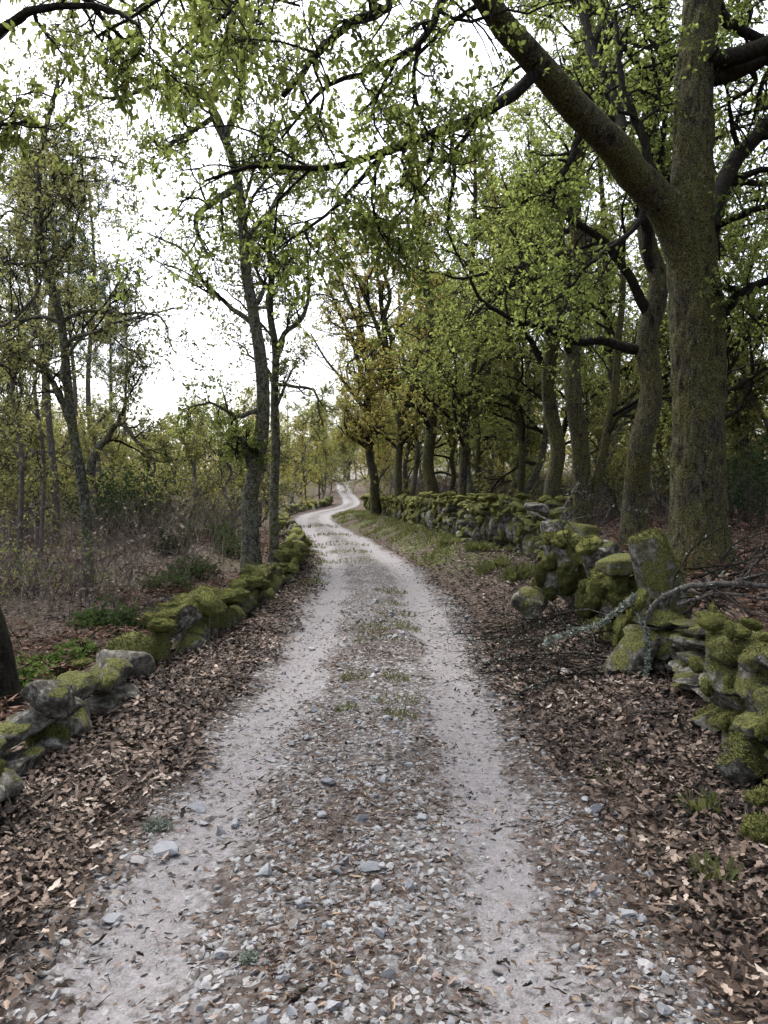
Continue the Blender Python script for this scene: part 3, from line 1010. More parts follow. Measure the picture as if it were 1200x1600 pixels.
def oak(name, label, cat, path, r0, r1, bark='bark', leaf='leaf_olive', lsize=.09, guided=(), n1=10, l1=3.4, n2=6, n3=6, n4=4, per=6,
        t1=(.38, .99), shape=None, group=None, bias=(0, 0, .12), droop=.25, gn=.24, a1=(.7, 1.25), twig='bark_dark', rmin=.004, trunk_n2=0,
        flare=.55, lump=.1, leafy=1.0, sides=14, trop=(0, 0, .04), l2=.55, rad=None, relief=0.0, dark_from=None, fine=True, clear_limbs=()):
    path = np.asarray(path)
    o = path[0].copy()
    root = thing(name, o, label, cat, group)
    tp = resample(path, 44)[None]
    s = np.linalg.norm(tp[0] - tp[0, 0], axis=1)
    tr = (r1 + (r0 - r1) * (1 - np.linspace(0, 1, 44)) ** .8) * (1 + flare * np.exp(-np.maximum(s - .1, 0) / (r0 * 1.3)))
    if rad is not None:          # radii given at the path's own points
        s0 = np.r_[0, np.cumsum(np.linalg.norm(np.diff(path, axis=0), axis=1))]
        tr = np.interp(np.linspace(0, s0[-1], 44), s0, rad) * (1 + flare * np.exp(-np.maximum(s - .1, 0) / (r0 * 1.3)))
    tr = tr[None]
    tb, bb = Buf(), Buf()
    if relief:                   # real furrows in the bark
        m_ = 240
        q = resample(path, m_)[None]
        rr = np.interp(np.linspace(0, 1, m_), np.linspace(0, 1, 44), tr[0])[None]
        V, Q, _ = tubes(q, rr, sides, lump)
        ctr = np.repeat(q[0], sides, 0)
        out = norm(V - ctr)
        f = 1 - np.abs(fbm(V[:, 0] * 11, V[:, 1] * 11, V[:, 2] * 2.4, 3) - .5) * 5
        f2 = fbm(V[:, 0] * 4, V[:, 1] * 4, V[:, 2] * 2, 3) - .5
        V = V + out * (relief * (.4 - np.clip(f, 0, 1)) + relief * 1.5 * f2)[:, None]
    else:
        V, Q, _ = tubes(tp, tr, sides, lump)
    tb.add(V, [Q])
    L1, R1 = [], []
    main_limbs = () if dark_from is None else tuple(n1 + i for i in range(dark_from))
    if n1:
        p, d, ln, r = spawn(tp, tr, n1, t1[0], t1[1], a1[0], a1[1], lambda t, pl: l1 * (1.15 - .6 * t), .55, bias)
        a, b = grow(p, d, ln, r, 10, gn, trop)
        L1.append(a); R1.append(b)
    for (gp, ga, gb) in guided:
        gp = np.asarray(gp)
        q = resample(gp, 10)
        L1.append(q[None])
        R1.append((ga + (gb - ga) * np.linspace(0, 1, 10))[None])
    L1, R1 = np.concatenate(L1), np.concatenate(R1)
    db = Buf() if dark_from is not None else tb
    for k in range(len(L1)):
        q = resample(L1[k], 20)
        wob = np.stack([fbm(np.arange(20) * .7 + k * 9, j * 7.7) - .5 for j in range(3)], 1) * min(R1[k, 0] * 1.6, .05 + R1[k, 0] * .2)
        wob[0] = 0
        r = np.interp(np.linspace(0, 1, 20), np.linspace(0, 1, 10), R1[k])
        V, Q, _ = tubes((q + wob)[None], np.maximum(r, rmin)[None], (16 if R1[k, 0] > .14 else 8) if R1[k, 0] > .05 else 5, lump)
        (tb if dark_from is None or k in main_limbs else db).add(V, [Q])
    p, d, ln, r = spawn(L1, R1, n2, .2, 1.0, .5, 1.2, lambda t, pl: pl * l2 * (1.1 - .5 * t), .55, bias)
    keep_ = np.ones(len(p), bool)
    for k in clear_limbs:
        keep_ &= ~((np.repeat(np.arange(len(L1)), n2) == n1 + k) & (np.tile(np.arange(n2), len(L1)) < n2 * .72))
    p, d, ln, r = p[keep_], d[keep_], ln[keep_], r[keep_]
    if trunk_n2:
        e = spawn(tp, tr, trunk_n2, .3, .98, .9, 1.5, lambda t, pl: .9 + 0 * t, .12, bias)
        p, d, ln, r = (np.concatenate([x, y]) for x, y in zip((p, d, ln, r), e))
    r = np.clip(r, rmin * 2, .05)
    A2, B2 = grow(p, d, np.maximum(ln, .5), r, 8, gn * 1.15, trop)
    V, Q, _ = tubes(A2, B2, 4); bb.add(V, [Q])
    p, d, ln, r = spawn(A2, B2, n3, .15, 1.0, .5, 1.25, lambda t, pl: np.clip(pl * .55, .3, 1.4) * (1.15 - .5 * t), .6, bias)
    A3, B3 = grow(p, d, ln, np.maximum(r, rmin * 1.3), 5, gn * 1.3, trop)
    V, Q, _ = tubes(A3, B3, 3) if fine else ribbons(A3, B3 * 1.15); bb.add(V, [Q])
    p, d, ln, r = spawn(A3, B3, n4, .2, 1.0, .5, 1.2, lambda t, pl: np.clip(pl * .6, .15, .6), .6, bias)
    A4, B4 = grow(p, d, ln, np.maximum(r, rmin), 3, gn, (0, 0, -.05))
    V, Q, _ = ribbons(A4, B4); bb.add(V, [Q])
    tr_o = link('trunk', tb.mesh('trunk', M[bark], o), root)
    if dark_from is not None:
        link('limbs', db.mesh('limbs', M['bark_dark'], o), root)  # near-black limb colour imitates silhouettes against the bright sky
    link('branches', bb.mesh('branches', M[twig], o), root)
    if per:
        keep = rng.random(len(A4)) < leafy
        pos, ax, nr, sz, ti = rosettes(A4[keep], per, .25, .75, droop, lsize)
        if shape is None:
            V, T, t = flat_leaves(pos, ax, nr, sz, .3, ti)
            cb = Buf(); cb.add(V, [T], t)
        else:
            k = len(pos)
            V, T, t = lobed(pos, ax, nr, sz, shape, rng.uniform(-.5, .1, k), ti)
            cb = Buf(); cb.add(V, [T], t)
        link('crown', cb.mesh('crown', M[leaf], o, False), root)
    return root

W = lambda pxw, Y: pxw * .5 * Y / F        # half width in metres of something so many pixels wide

# --- the biggest oak at the right, forking over the track
trunk = grounded(px([(1095, 900, 9.5), (1092, 800, 9.5), (1090, 650, 9.5), (1090, 500, 9.5), (1080, 400, 9.5), (1083, 250, 9.5), (1085, 120, 9.6), (1096, 0, 9.7), (1105, -150, 9.8), (1100, -330, 9.9)]))
gl = [
    (px([(1088, 480, 9.5), (1066, 390, 9.45), (1030, 318, 9.25), (985, 262, 8.9), (900, 170, 8.4), (830, 90, 7.9), (760, 0, 7.4), (690, -110, 6.8), (590, -210, 6.2)]), W(62, 9.5), W(24, 6.5)),
    (px([(838, 112, 7.95), (800, 150, 7.8), (740, 185, 7.5), (690, 207, 7.3), (600, 240, 7.0), (540, 258, 6.8), (470, 266, 6.6), (390, 262, 6.4), (320, 285, 6.2)]), W(21, 7.9), W(4, 6.3)),
    (px([(600, 240, 7.0), (560, 285, 6.9), (520, 330, 6.8), (470, 362, 6.7), (425, 395, 6.6)]), W(9, 7), W(3, 6.6)),
    (px([(596, 243, 7.0), (582, 290, 6.9), (585, 340, 6.9), (605, 382, 6.85)]), W(6, 7), W(2.5, 7)),
    (px([(705, -85, 6.9), (690, 0, 6.6), (660, 65, 6.4), (620, 90, 6.3), (560, 115, 6.2), (500, 145, 6.1), (440, 215, 6.0)]), W(17, 6.6), W(4, 6)),
    (px([(600, -200, 6.3), (470, -130, 6.0), (340, -60, 5.8), (230, 10, 5.7), (150, 60, 5.6)]), W(16, 6), W(4, 5.6)),
    (px([(640, -150, 6.6), (540, -90, 6.9), (430, -30, 7.2), (330, 40, 7.5), (270, 90, 7.7)]), W(14, 7), W(4, 7.6)),
    (px([(760, 0, 7.4), (700, 40, 7.6), (620, 120, 7.9), (560, 180, 8.1)]), W(9, 7.4), W(3, 8)),
    (px([(655, 70, 6.4), (648, 110, 6.4), (646, 145, 6.4), (663, 195, 6.4), (672, 225, 6.4)]), W(9, 6.4), W(3, 6.4)),
    (px([(640, -160, 6.5), (610, 0, 6.05), (545, 35, 5.95), (510, 75, 5.9), (470, 115, 5.8), (440, 150, 5.75)]), W(18, 6), W(10, 5.8)),
    (px([(905, 215, 8.5), (890, 250, 8.4), (872, 282, 8.3), (857, 303, 8.3)]), W(12, 8.4), W(8, 8.3)),
    (px([(1005, 330, 9.0), (985, 365, 8.8), (940, 395, 8.6), (890, 450, 8.4), (850, 480, 8.2)]), W(11, 9), W(3, 8.3)),
    (px([(1103, 400, 9.6), (1118, 330, 9.8), (1145, 262, 10.1), (1200, 190, 10.5), (1280, 90, 11)]), W(32, 9.8), W(14, 11)),
    (px([(1130, 490, 9.5), (1150, 462, 9.4), (1200, 440, 9.2), (1290, 420, 9)]), W(16, 9.5), W(8, 9)),
    (px([(1122, 352, 9.6), (1160, 335, 9.4), (1200, 322, 9.2), (1290, 290, 9)]), W(12, 9.5), W(6, 9)),
    (px([(1020, 268, 9.1), (1005, 215, 9.1), (985, 165, 9.1), (968, 110, 9.2), (960, 20, 9.3)]), W(15, 9.1), W(6, 9.2)),
    (px([(950, 225, 9.0), (968, 190, 9.6), (945, 120, 10), (920, 60, 10.4), (900, -40, 10.8)]), W(22, 9.4), W(12, 10.5)),
]
oak('forked_oak', 'biggest oak, mossy trunk forking into a limb that arches over the track', 'tree', trunk, W(78, 9.5), W(30, 9.9), 'bark_moss', 'leaf_green', .052,
    gl, n1=6, l1=3.6, t1=(.55, .98), n2=9, n3=7, n4=5, per=6, shape=OAK_LOW, droop=.45, rmin=.0035, trunk_n2=6, flare=.5, lump=.09, sides=80, leafy=.7, relief=.034, dark_from=1, clear_limbs=(0,),
    rad=[W(w, 9.5) for w in (84, 80, 78, 80, 72, 60, 56, 54, 44, 30)], l2=.42, bias=(0, 0, -.05), trop=(0, 0, -.01))

# --- oaks along the right wall, near to far
def side_oak(label, base, Y, wpx, H, leaf, seed, bark='bark_moss', **kw):
    pts = extend(grounded(px(base, Y)), H, (rng.normal() * .08, rng.normal() * .08), seed)
    pts = resample(pts, 14)
    for k in range(2, 14):          # oaks grow crooked
        pts[k][:2] += rng.normal(size=2) * .11
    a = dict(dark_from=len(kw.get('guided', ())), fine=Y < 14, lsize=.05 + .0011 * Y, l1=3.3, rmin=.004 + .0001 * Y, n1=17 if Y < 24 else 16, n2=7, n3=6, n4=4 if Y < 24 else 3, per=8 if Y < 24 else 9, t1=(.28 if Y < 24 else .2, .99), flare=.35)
    a.update(kw)
    return oak('oak_tree', label, 'tree', pts, W(wpx, Y), .05, bark, leaf, group='oaks behind the right wall', **a)

side_oak('stout mossy oak just left of the biggest oak, trunk swelling and leaning right', [(990, 830), (995, 720), (1010, 600), (1020, 480), (1015, 390)], 13, 40, 12, 'leaf_green', 1, sides=40, relief=.012)
side_oak('oak with a pair of close mossy stems, third along the right wall', [(915, 820), (908, 720), (903, 600), (908, 470), (900, 330)], 16, 30, 13, 'leaf_olive', 2,
         guided=[(px([(925, 790, 16), (940, 720, 16), (958, 620, 16.1), (972, 480, 16.3), (975, 380, 16.6)]), W(17, 16), W(8, 16))])
side_oak('straight mossy oak rising behind the wall end by the pale flat stone', [(863, 790), (860, 690), (862, 560), (872, 420), (880, 300)], 19, 26, 13.5, 'leaf_olive', 3)
side_oak('slim grey oak leaning right behind the middle of the right wall', [(733, 775), (736, 700), (748, 630), (765, 540), (770, 470)], 29, 12, 14, 'leaf_olive', 4, 'bark_lichen')
side_oak('thick dark oak with a bulging bent trunk midway along the right wall', [(680, 775), (672, 700), (670, 600), (663, 520), (668, 440)], 30, 20, 14, 'leaf_ochre', 5,
         guided=[(px([(680, 590, 30), (700, 560, 29.6), (725, 545, 29.3), (745, 570, 29)]), .16, .06), (px([(676, 640, 30), (700, 632, 29.8), (730, 638, 29.6)]), .1, .04)])
side_oak('forked slender oak left of the thick bent one behind the right wall', [(622, 775), (624, 700), (618, 640), (608, 580), (600, 500)], 36, 13, 13, 'leaf_ochre', 6,
         guided=[(px([(624, 670, 36), (640, 620, 36), (652, 560, 36), (655, 500, 36)]), .15, .07), (px([(612, 600, 36), (588, 510, 35.5), (560, 440, 35), (535, 390, 34.5)]), .14, .04), (px([(606, 560, 36), (592, 450, 36), (575, 360, 36)]), .12, .04)], n2=9)
side_oak('pale leaning stem between the forked oak and the thick bent oak', [(643, 775), (648, 690), (656, 610), (664, 540)], 40, 9, 13, 'leaf_olive', 7, 'bark_lichen')
side_oak('dark oak at the far end of the right wall where the track bends', [(588, 778), (581, 710), (576, 640), (572, 560)], 44, 16, 14, 'leaf_ochre', 8, 'bark',
         guided=[(px([(578, 700, 44), (560, 690, 43), (545, 680, 42), (538, 660, 41.5)]), .16, .05), (px([(575, 620, 44), (552, 540, 43.5), (522, 470, 43), (497, 415, 42.5)]), .15, .04), (px([(573, 570, 44), (560, 470, 44), (540, 390, 44)]), .14, .04), (px([(576, 650, 44), (540, 600, 43), (508, 560, 42), (485, 520, 41)]), .12, .03)], n2=9)
side_oak('thin oak right of the thick bent oak, half hidden behind it', [(703, 775), (705, 690), (700, 620), (702, 560)], 41, 9, 12, 'leaf_ochre', 9)
side_oak('thin mossy oak behind the slim leaning oak', [(752, 775), (750, 690), (746, 610), (752, 540)], 38, 9, 12, 'leaf_olive', 10)
side_oak('dim oak deep in the wood seen between two right-hand trunks', [(815, 770), (812, 690), (800, 600), (806, 480)], 27, 11, 12, 'leaf_olive', 12)
side_oak('oak behind the biggest oak at the right frame edge', [(1165, 800), (1160, 700), (1168, 560), (1180, 400)], 24, 15, 13, 'leaf_olive', 13)

# --- left-hand trees
pts = extend(grounded(px([(393, 890, 17), (390, 800, 17), (396, 745, 17), (409, 680, 17), (410, 590, 17), (398, 500, 17), (384, 420, 17), (376, 310, 17), (360, 240, 17), (345, 205, 17), (330, 160, 17)])), 11.5, (.1, 0), 3)
oak('oak_tree', 'tall lichened oak with swollen mossy base, left of the pair by the wall', 'tree', pts, W(38, 17), .05, 'bark_lichen', 'leaf_green', .072, [
    (px([(350, 210, 17), (330, 165, 16.9), (300, 140, 16.8), (240, 135, 16.6), (180, 155, 16.5), (135, 140, 16.4)]), .085, .025),
    (px([(352, 215, 17), (375, 150, 17.2), (385, 80, 17.3), (400, 10, 17.5)]), .09, .03),
    (px([(372, 290, 17), (335, 315, 16.7), (305, 345, 16.4), (325, 400, 16.2)]), .09, .03),
    (px([(340, 180, 17), (300, 205, 16.8), (262, 228, 16.6), (235, 232, 16.5)]), .07, .02),
    (px([(396, 740, 17), (385, 700, 16.8), (378, 683, 16.7)]), .1, .07),
    (px([(405, 640, 17), (370, 650, 16.7), (330, 630, 16.3), (285, 640, 16)]), .06, .012),
    (px([(380, 380, 17), (420, 330, 17.3), (455, 300, 17.6), (490, 290, 18)]), .06, .02),
], n1=11, l1=2.9, t1=(.36, .98), n2=9, n3=7, n4=4, per=6, leafy=.9, lump=.12, sides=24, rmin=.005, flare=.25,
    rad=[W(w, 17) for w in [30, 25, 24, 22, 20, 18, 16, 14, 13, 11, 9] + [7, 6, 5, 5, 4, 4, 4][:len(pts) - 11]], group='pair of trees on the left wall')
pts = extend(grounded(px([(428, 872, 18.4), (428, 780, 18.4), (431, 700, 18.4), (429, 620, 18.4), (431, 550, 18.4), (422, 490, 18.4), (424, 430, 18.4)])), 9.6, (.12, 0), 4)
oak('oak_tree', 'slimmer straight oak with paired upper stems, right of the pair by the wall', 'tree', pts, W(16, 18.4), .03, 'bark_lichen', 'leaf_grey', .08, [
    (px([(431, 560, 18.4), (445, 520, 18.3), (470, 500, 18.2), (482, 460, 18.2), (480, 380, 18.2)]), .07, .02),
    (px([(430, 600, 18.4), (470, 605, 18), (492, 612, 17.6), (500, 645, 17.5), (505, 670, 17.4)]), .05, .015),
], n1=14, l1=2.1, t1=(.3, .98), n2=7, n3=6, n4=4, per=4, leafy=.7, rmin=.005, group='pair of trees on the left wall')

pts = extend(grounded(px([(140, 940, 13.4), (136, 830, 13.4), (128, 750, 13.4), (112, 660, 13.4), (104, 580, 13.4), (95, 500, 13.4)])), 8.2, (.02, 0), 5)
oak('oak_tree', 'spindly lichened oak leaning left in the thicket beyond the left wall', 'tree', pts, W(18, 13.4), .03, 'bark_lichen', 'leaf_grey', .062, [
    (px([(140, 740, 13.4), (150, 705, 13.3), (168, 685, 13.2), (185, 660, 13.1), (215, 690, 12.9), (245, 720, 12.8)]), .075, .015),
    (px([(112, 660, 13.4), (85, 600, 13.3), (55, 565, 13.2), (10, 555, 13)]), .075, .02),
    (px([(185, 660, 13.1), (200, 620, 13.1), (225, 580, 13.1)]), .03, .01),
], n1=14, l1=2.9, t1=(.36, .98), n2=7, n3=7, n4=4, per=5, leafy=.75, rmin=.005)
for i, (u, Y, wp, Ht, lab) in enumerate(((28, 17, 8, 9.0, 'thin grey tree near the left frame edge beyond the wall'), (-60, 12, 14, 8.5, 'leafy small oak just outside the left edge, its branches reaching in'),
                                        (62, 20, 7, 9.5, 'slight twiggy tree between the spindly oak and the straight pine'), (-20, 22, 10, 10, 'second leafy small oak at the left edge'))):
    pts = extend(grounded(px([(u, 860, Y), (u + 6, 720, Y), (u - 8, 600, Y)])), Ht, (.05, 0), 30 + i)
    oak('oak_tree', lab, 'tree', pts, W(wp, Y), .03, 'bark_grey', 'leaf_grey', .064, n1=14, l1=3.0, t1=(.25, .98), n2=7, n3=7, n4=4, per=5, leafy=.75, rmin=.005)

pts = grounded(px([(0, 1080, 6.3), (-14, 1000, 6.3), (-70, 820, 6.3), (-120, 500, 6.4), (-110, 150, 6.4), (-60, -150, 6.2)]))
oak('oak_tree', 'near oak cut by the left edge, leaf sprays hanging into the top corner', 'tree', pts, W(56, 6.3), W(20, 6.2), 'bark_dark', 'leaf_deep', .06, [
    (px([(-100, 110, 6.4), (-20, 60, 6.1), (60, 15, 5.8), (160, 10, 5.6), (220, 40, 5.4)]), .05, .012),
    (px([(-70, -100, 6.2), (60, -60, 5.7), (200, -35, 5.3), (330, -20, 5.0), (420, -10, 4.8)]), .06, .012),
    (px([(-115, 300, 6.4), (-60, 240, 6.2), (-10, 200, 6.0), (50, 190, 5.9)]), .035, .01),
    (px([(-90, 0, 6.4), (10, -20, 6.6), (120, -25, 6.9), (240, -30, 7.2), (360, -20, 7.5), (470, 10, 7.8)]), .05, .012),
], n1=0, n2=7, n3=6, n4=4, per=6, shape=OAK_LOW, droop=.5, leafy=.8, l2=.36, bias=(0, 0, -.12), trop=(0, 0, -.02), rmin=.0035, trunk_n2=0)

# --- pines behind the thicket on the left
def pine(label, x, y, Ht, r, seed, group='pines beyond the left thicket'):
    r_ = np.random.default_rng(seed)
    z0 = float(height(x, y)) - .1
    pts = [np.array([x + .15 * math.sin(k * 1.3 + seed), y, z0 + Ht * k / 7]) for k in range(8)]
    o = pts[0]
    root = thing('pine_tree', o, label, 'tree', group)
    tp = resample(pts, 24)[None]
    tr = np.linspace(r, .04, 24)[None]
    tb, bb, cb = Buf(), Buf(), Buf()
    V, Q, _ = tubes(tp, tr, 10, .06); tb.add(V, [Q])
    p, d, ln, rr = spawn(tp, tr, 34, .5, .99, 1.0, 1.5, lambda t, pl: 2.6 * (1.3 - t), .3, (0, 0, .15))
    A, B = grow(p, d, ln, np.clip(rr, .015, .04), 6, .12, (0, 0, .05))
    V, Q, _ = tubes(A, B, 4); bb.add(V, [Q])
    p, d, ln, rr = spawn(A, B, 7, .35, 1, .4, 1.0, lambda t, pl: .5 + 0 * t, .5, (0, 0, .2))
    A2, B2 = grow(p, d, ln, np.maximum(rr, .006), 3, .1, (0, 0, .1))
    V, Q, _ = tubes(A2, B2, 3); bb.add(V, [Q])
    pos, ax, nr, sz, ti = rosettes(A2, 30, .2, .8, -.15, .24)
    V, T, t = flat_leaves(pos, ax, nr, sz, .055, ti, .0)
    cb.add(V, [T], t)
    link('trunk', tb.mesh('trunk', M['bark_pine'], o), root)
    link('branches', bb.mesh('branches', M['bark_pine'], o), root)
    link('crown', cb.mesh('crown', M['needle'], o, False), root)
    return root
pine_a = pine('straight grey pine trunk standing behind the spindly oak, tallest on the left', float(P(82, 800, 27)[0]), 27, 14.0, .14, 1)
for i, (u, Y, s, lab) in enumerate(((150, 38, 1.2, 'bluish pine whose top shows left of the sky gap'), (20, 36, 1.0, 'pine at the far left edge behind bare twigs'), (110, 46, 1.25, 'pine behind the bluish one, partly hidden'),
                                    (200, 52, 1.05, 'small distant pine beside the sky gap'), (-40, 44, 1.2, 'pine crown just past the left frame edge'), (60, 32, 1.05, 'pine close behind the straight grey pine'), (175, 60, 1.3, 'farthest pine showing its top by the sky gap'))):
    x = float(P(u, 800, Y)[0])
    copy_thing(pine_a, (x, Y, float(height(x, Y)) - .1), i * 1.9, (s, s, s), lab)

# --- far wood: a few kinds, copied
def proto(label, cat, Ht, r, leaf, bark, seed, name='oak_tree', **kw):
    r_ = np.random.default_rng(seed)
    n = 7
    pts = [np.array([0, 0, -.1])]
    for k in range(1, n):
        pts.append(pts[-1] + np.array([r_.normal() * .3, r_.normal() * .3, Ht / (n - 1)]))
    return oak(name, label, cat, pts, r, .05, bark, leaf, **kw)
far_kw = dict(dark_from=0, fine=False, n1=18, l1=3.8, n2=7, n3=6, n4=3, per=9, lsize=.092, rmin=.007, t1=(.16, .99), leafy=.85)
kinds = [proto('far olive oak in the depth of the right-hand wood', 'tree', 12, .13, 'leaf_olive', 'bark', 1, group='far oaks of the wood', **far_kw),
         proto('far ochre-leaved oak in the depth of the wood', 'tree', 12.5, .14, 'leaf_ochre', 'bark_moss', 2, group='far oaks of the wood', **far_kw),
         proto('far fresh green oak in the depth of the wood', 'tree', 11.5, .12, 'leaf_pale', 'bark_lichen', 3, group='far oaks of the wood', **far_kw)]
small = [proto('small pale green tree in the left thicket', 'tree', 4.6, .07, 'leaf_pale', 'bark_grey', 4, 'sapling', group='saplings of the left thicket', n1=14, l1=2.2, n2=5, n3=5, n4=4, per=4, lsize=.09, rmin=.006, t1=(.12, .99)),
         proto('small dull-leaved twiggy tree in the left thicket', 'tree', 4.8, .07, 'leaf_grey', 'bark_grey', 5, 'sapling', group='saplings of the left thicket', n1=16, l1=2.2, n2=6, n3=5, n4=4, per=2, lsize=.08, rmin=.007, t1=(.1, .99)),
         proto('small ochre-tinged tree in the left thicket', 'tree', 5.2, .08, 'leaf_ochre', 'bark_grey', 6, 'sapling', group='saplings of the left thicket', n1=14, l1=2.3, n2=5, n3=5, n4=4, per=3, lsize=.09, rmin=.006, t1=(.12, .99))]
LAB = {0: 'far olive oak in the depth of the right-hand wood', 1: 'far ochre-leaved oak in the depth of the wood', 2: 'far fresh green oak in the depth of the wood'}
used = set()
def zone(x, y):
    u = 600 + F * x / y
    if u > 1130: return 'right of the biggest oak'
    if u > 930: return 'between the biggest oak and the twin-stemmed oak'
    if u > 780: return 'behind the straight mossy oak'
    if u > 640: return 'behind the middle of the long right wall'
    if u > 560: return 'behind the far end of the long right wall'
    if u > 440: return 'near the far end of the track'
    if u > 230: return 'in the left thicket under the open sky'
    return 'in the left thicket behind the spindly oak'
WORD = {0: ('olive oak in the far wood', 'pale green sapling'), 1: ('ochre-leaved oak in the far wood', 'dull twiggy sapling'), 2: ('fresh green oak in the far wood', 'ochre-tinged sapling')}
def far(k, x, y, s, lib=kinds):
    o = far_(k, x, y, s, lib)
    o['label'] = WORD[k][lib is small] + ' ' + zone(x, y)
    o['group'] = ('far oaks ' if lib is kinds else 'saplings ') + zone(x, y)
    return o
def far_(k, x, y, s, lib=kinds):
    z = float(height(x, y))
    key = (id(lib), k)
    sc = (s * rng.uniform(.9, 1.1), s * rng.uniform(.9, 1.1), s)
    if key not in used:
        used.add(key)
        o = lib[k]
        o.location, o.scale, o.rotation_euler = (x, y, z), sc, (0, 0, rng.uniform(0, 6))
        return o
    return copy_thing(lib[k], (x, y, z), rng.uniform(0, 6.28), sc)
for i in range(40):                                    # the wood right of the track
    y = 24 + 90 * (i / 40) ** 1.15
    x = float(right_x(y)) + 3.5 + rng.uniform(0, 1) ** 1.3 * (10 + y * .55)
    if y < 34 and x < 9: x += 6
    far(int(rng.choice([0, 0, 1, 2, 2])), x, y + rng.normal() * 1.5, rng.uniform(.8, 1.15))
for (u, Y, k, s) in ((720, 26, 0, 1.0), (800, 27, 2, 1.0), (960, 25, 0, 1.1), (1050, 24, 2, 1.05), (1130, 20, 0, 1.1), (780, 33, 2, 1.1), (880, 34, 0, 1.15), (690, 44, 2, 1.15), (640, 52, 0, 1.2)):
    far(k, float(P(u, 800, Y)[0]), Y, s)
for (x, y, k, s) in ((9, 8.5, 2, 1.1), (5.2, -4, 0, 1.1), (14.5, 5, 1, 1.1), (11, 19, 0, 1.1), (17, 22, 2, 1.15), (16, 13, 1, 1.1)):  # unseen oaks added so their crowns darken the right-hand side
    o = far(k, x, y, s)
    o['label'] = ('olive', 'ochre-leaved', 'fresh green')[k] + ' oak added out of view to shade the wood beside the track'
    o['group'] = 'added shade oaks beside the view'
for (u, Y, k, s) in ((545, 118, 2, 1.2), (520, 124, 2, 1.25), (560, 108, 1, 1.1), (500, 96, 1, .8), (478, 80, 0, .8), (515, 145, 2, 1.2), (535, 175, 2, 1.6), (555, 165, 0, 1.6), (575, 85, 1, 1.1), (470, 120, 1, .9), (590, 70, 1, 1.05), (490, 160, 2, 1.4), (510, 190, 0, 1.8), (545, 200, 1, 1.8), (600, 150, 1, 1.4), (455, 150, 0, 1.2), (430, 130, 1, .9), (640, 90, 1, 1.1), (660, 70, 1, 1.0), (530, 90, 2, .8)):
    x = float(P(u, 800, Y)[0])
    if abs(x - float(road_x(Y))) < 3.2: x = float(road_x(Y)) + math.copysign(3.4, x - float(road_x(Y)))
    far(k, x, Y, s)
for i in range(48):                                    # low growth left of the track
    y = 27 + 70 * (i / 48) ** 1.1
    x = float(left_x(y)) - 3 - rng.uniform(0, 1) * (6 + y * .42)
    far(int(rng.choice([0, 0, 1, 1, 2])), x, y, rng.uniform(.75, 1.1) * (1 + .012 * (y - 24)), small)
for (u, Y, k, s) in ((300, 30, 0, 1.0), (330, 36, 0, 1.2), (265, 33, 0, 1.05), (360, 42, 2, 1.2), (235, 40, 0, 1.1), (345, 27, 1, .8), (405, 40, 1, 1.1), (415, 52, 0, 1.2), (408, 46, 1, 0.9), (430, 60, 2, 1.3), (440, 66, 2, 1.3)):
    far(k, float(P(u, 800, Y)[0]), Y, s, small)
for (u, Y, k, s) in ((520, 178, 0, 2.2), (532, 184, 1, 2.4), (545, 180, 2, 2.3), (556, 176, 0, 2.2), (570, 150, 1, 1.9), (508, 168, 0, 2.0), (526, 200, 0, 3), (540, 205, 1, 3), (605, 130, 0, 1.4), (595, 110, 1, 1.4), (512, 110, 1, 1.2), (465, 84, 1, 1.1), (592, 95, 0, 1.4), (615, 96, 1, 1.0)):
    far(k, float(P(u, 800, Y)[0]), Y, s, small)
for i in range(40):                                    # shrub layer of the right wood
    y = 17 + 50 * rng.random()
    x = float(right_x(y)) + 4 + rng.random() * (6 + y * .4)
    o = far(int(rng.choice([0, 1, 2])), x, y, rng.uniform(.6, 1.0), small)
    o['label'] = 'low ' + o['label']

# ------------------------------------------------------------------ undergrowth
def stems_stuff(name, label, cat, xy, hgt, r, material, subs, lean=.35, gn=.22, sides=3):
    k = len(xy)
    z = height(xy[:, 0], xy[:, 1]) - .05
    org = np.column_stack([xy, z])
    d = norm(np.column_stack([rng.normal(size=(k, 2)) * lean, np.ones(k)]))
    A, B = grow(org, d, hgt, r, 4, gn, (0, 0, .05))
    b = Buf()
    V, Q, t = ribbons(A, B, rng.random(k)); b.add(V, [Q], t)
    if subs:
        p, d, ln, rr = spawn(A, B, subs, .2, 1, .4, 1.1, lambda t, pl: pl * .5, .65, (0, 0, .1))
        A2, B2 = grow(p, d, ln, np.maximum(rr, r.min() * .6), 3, gn, (0, 0, .02))
        V, Q, t = ribbons(A2, B2, rng.random(len(p))); b.add(V, [Q], t)
    else:
        A2 = A
    o = link(name, b.mesh(name, M[material]))
    tag(o, label, cat, kind='stuff')
    return A2

def region(n, side, y0, y1, near, wide0, widek, power=1.0):
    y = y0 + (y1 - y0) * rng.random(n) ** power
    off = near + rng.random(n) ** 1.2 * (wide0 + widek * y)
    x = right_x(y) + off if side > 0 else left_x(y) - off
    return np.column_stack([x, y])

